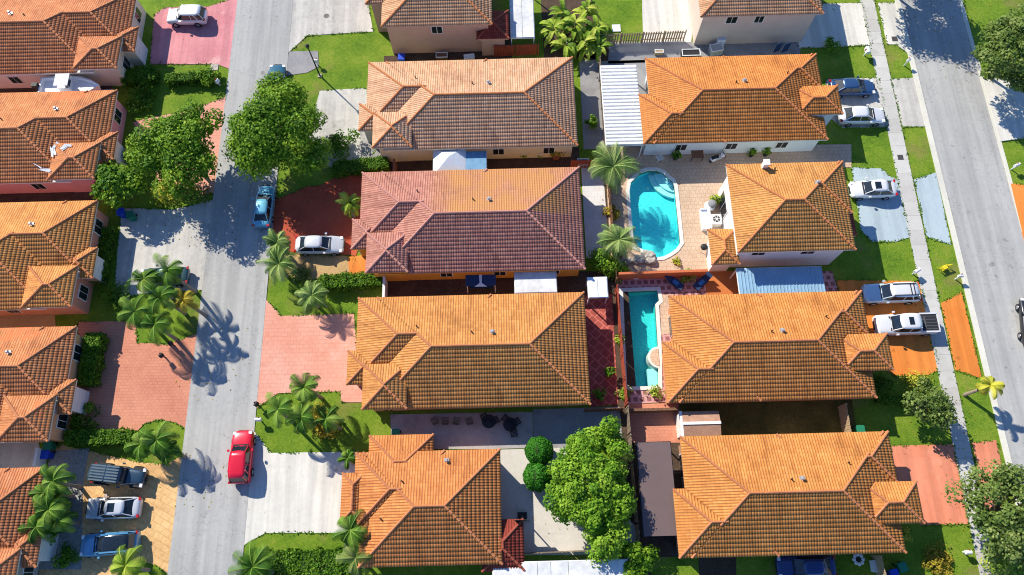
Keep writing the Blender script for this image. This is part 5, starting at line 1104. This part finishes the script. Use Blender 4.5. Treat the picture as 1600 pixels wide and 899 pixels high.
for k in range(9):
    me = D.meshes.new('boulder'); bm = bmesh.new(); bmesh.ops.create_icosphere(bm, subdivisions=2, radius=rn.uniform(.22, .5)); ox, oy = rn.uniform(-1.2, 1.2), rn.uniform(-.5, .4)
    for v in bm.verts: v.co = Vector((v.co.x*1.3+ox, v.co.y+oy, max(0, v.co.z*.7+.25)))+Vector((rn.uniform(-.06, .06), rn.uniform(-.06, .06), rn.uniform(-.05, .05)))
    bm.to_mesh(me); bm.free(); me.materials.append(M('stone')); o = D.objects.new('boulder', me); COL.objects.link(o); o.parent = t
# basketball hoop
g = G(816, 812); t = thing('basketball_hoop', 'portable basketball hoop with dark backboard beside the dark red porch roof', 'basketball hoop', (g.x, g.y, .05)); MB().box(-.4, -.1, 0, .4, .6, .2).build('base', 'black_plastic', t, local=True); MB().tube((0, .2, .1), (0, .1, 2.6), .06).build('pole', 'black_metal', t, local=True)
MB().box(-.65, -.15, 2.3, .65, -.1, 3.1).build('backboard', 'black_plastic', t, local=True); q = MB()
for i in range(12): a0, a1 = i*math.pi/6, (i+1)*math.pi/6; q.tube((.23*math.cos(a0), -.4+.23*math.sin(a0), 2.5), (.23*math.cos(a1), -.4+.23*math.sin(a1), 2.5), .015, .015, 5)
q.build('hoop', 'wood_red', t, local=True)
t = thing('garden_ornament', 'white flower-shaped garden chair on the grass below the lower right house', 'ornament', (*G(1338, 874).to_2d(), 0)); q = MB()
for i in range(8): a = i*math.pi/4; q.ball((.38*math.cos(a), .38*math.sin(a), .45), .16, 8, .4, 4)
q.build('petals', 'flower_white', t, local=True); MB().tube((0, 0, 0), (0, 0, .45), .2, .2, 10).build('stem', 'black_metal', t, local=True)
t = thing('garden_statue', 'small white statue on the plum pavers above the narrow pool', 'statue', (*G(994, 432, .3).to_2d(), .05)); MB().box(-.22, -.22, 0, .22, .22, .3).build('pedestal', 'coping', t, local=True); MB().tube((0, 0, .3), (0, 0, .8), .17, .1, 10).ball((0, 0, .92), .12).tube((0, .0, .7), (.25, -.1, .5), .06, .04).build('figure', 'flower_white', t, local=True)
# side yard clutter by the beige house
def crate(name, label, cat, px, py, sx, sy, h, mat, rot=0):
    t = thing(name, label, cat, (*G(px, py, h).to_2d(), .04), R(rot)); q = MB(); q.box(-sx/2, -sy/2, 0, sx/2, sy/2, h*.9); q.build('body', mat, t, local=True); q = MB(); w = .05
    q.box(-sx/2-.02, -sy/2-.02, h*.9, sx/2+.02, -sy/2+w, h).box(-sx/2-.02, sy/2-w, h*.9, sx/2+.02, sy/2+.02, h).box(-sx/2-.02, -sy/2+w, h*.9, -sx/2+w, sy/2-w, h).box(sx/2-w, -sy/2+w, h*.9, sx/2+.02, sy/2-w, h); q.build('rim', 'white_metal' if mat != 'white_metal' else 'grey_metal', t, local=True)
crate('storage_box', 'dark open frame box with white rim below the tan slatted fence', 'box', 1080, 82, 1.9, .8, .8, 'black_plastic'); crate('storage_box', 'tan low box beside the tan slatted fence', 'box', 1030, 80, .9, .4, .5, 'wood_tan')
crate('tool_cart', 'grey cluttered cart in front of the beige wall', 'cart', 1120, 74, 1.3, .9, .9, 'grey_metal', 10); crate('storage_box', 'grey box on top of the wall side near the cluttered cart', 'box', 1128, 60, .8, .6, 1.2, 'cloth_white'); crate('storage_box', 'small brown box near the lower wall of the salmon walled house', 'box', 690, 86, 1.2, .6, .8, 'wood_brown')
crate('storage_box', 'small white box at the lower wall of the salmon walled house', 'box', 733, 88, 1.1, .5, .7, 'cloth_white', 5); crate('storage_bin', 'lilac grey chest right of the short red fence', 'box', 911, 253, 1.1, .7, .7, 'cushion_grey'); crate('planter_box', 'dark planter box by the fence on the bottom lawn', 'box', 1368, 885, .5, .9, .5, 'flower_white')
for k, x in enumerate((1214, 1227)):
    t = thing('beach_chair', ('left' if k == 0 else 'right')+' of the two folded striped chairs leaning on the beige wall', 'chair', (*G(x, 76, .6).to_2d(), .04), R(15), 'folded striped chairs'); q = MB()
    for i in range(5): q.box(-.3+i*.125, -.03, .1, -.3+i*.125+.06, .03, 1.4)
    q.build('stripes', 'white_metal', t, local=True); MB().box(-.33, -.06, .08, .35, -.032, 1.42).build('fabric', 'cushion_navy', t, local=True)
# white sheets left on the clay roof
def sheet(label, pts, w, seed):
    pcs = HOUSES['L1'][0]; rn = random.Random(seed); P = []
    for x, y in pts:
        z = 4
        for _ in range(8): q = G(x, y, z); z = float(envelope(pcs, q.x, q.y)); z = max(z, 3)
        P.append((q.x, q.y, z+.10))
    t = thing('plastic_sheet', label, 'plastic sheet', P[0], group='white sheets on the clay roof'); q = MB()
    for a, b in zip(P, P[1:]):
        for k in range(3): ox, oy = rn.uniform(-w, w)*.5, rn.uniform(-w, w)*.5; q.quad((a[0]-w*.4+ox, a[1]+oy, a[2]+.05), (a[0]+w*.4+ox, a[1]-w*.3+oy, a[2]+.1), (b[0]+w*.4, b[1]-w*.4+oy, b[2]+.06), (b[0]-w*.4+ox, b[1]+w*.3, b[2]+.14))
    q.build('sheet', 'cloth_white', t)
sheet('crumpled white sheet near the valley of the clay roof', [(57, 258), (66, 264), (80, 267)], .35, 1); sheet('crumpled white sheet higher up beside the entrance gable of the clay roof', [(86, 244), (84, 232), (92, 224)], .3, 2); sheet('small white sheet at the top of the clay roof valley', [(98, 234), (106, 228), (112, 228)], .3, 3)
# leaves dropped under the trees: too many to count
rn = np.random.RandomState(3); C = []
for (x, y, r, n) in ((455, 280, 4.5, 260), (330, 320, 5, 260), (335, 560, 4, 120), (960, 700, 4, 80), (1500, 60, 6, 200), (1540, 780, 4, 160), (1470, 660, 3, 100), (300, 750, 3, 80), (980, 300, 3, 60), (860, 780, 3, 90)):
    g = G(x, y); a = rn.uniform(0, 6.283, n); q = r*np.sqrt(rn.rand(n)); a = a[::2]; q = q[::2]; n = len(a); C.append(np.stack([g.x+q*np.cos(a), g.y+q*np.sin(a), np.full(n, .085)], 1))
C = np.concatenate(C); V, Fq, uv = leaves(C, np.tile([0, 0, 1.0], (len(C), 1)), .10, 1.5, None, .15, rn)
o = D.objects.new('fallen_leaves', mesh_np('fallen_leaves', V, Fq, uv, 'leaf', MATS['leaf_croton'])); COL.objects.link(o); tag(o, 'scattered dry leaves on the road and driveways under the trees', 'leaves', kind='stuff')
# ragged grass growing over the paving edges
rn = np.random.RandomState(9); C = []; foot = [(p[0]+.3, p[1]+.3, p[2]-.3, p[3]-.3) for pcs, h_ in HOUSES.values() for p in pcs]
for P, z in EDGES:
    for i in range(len(P)):
        a, b = P[i], P[(i+1) % len(P)]; L = (b-a).length
        if L < .1: continue
        m = int(min(L, 90)*16); t_ = rn.rand(m)
        nrm = Vector((b.y-a.y, a.x-b.x))/L
        dens = .5+.5*np.sin(t_*L*1.7+i)*np.sin(t_*L*.6+2*i)
        for k in range(m):
            if rn.rand() > dens[k]: continue
            p = a.lerp(b, float(t_[k]))+nrm*rn.normal(0, .06)
            if -29.75 < p.x < -23.1 or 42.5 < p.x < 50.1 or any(f[0] < p.x < f[2] and f[1] < p.y < f[3] for f in foot): continue
            C.append((p.x, p.y, z+.02))
C = np.array(C); V, Fq, uv = leaves(C, np.tile([0, 0, 1.0], (len(C), 1)), .12, 1.8, None, .5, rn)
o = D.objects.new('grass_tufts', mesh_np('grass_tufts', V, Fq, uv, 'leaf', MATS['leaf_hedge'])); COL.objects.link(o); tag(o, 'ragged grass tufts creeping over the edges of driveways and sidewalk', 'grass', kind='stuff')
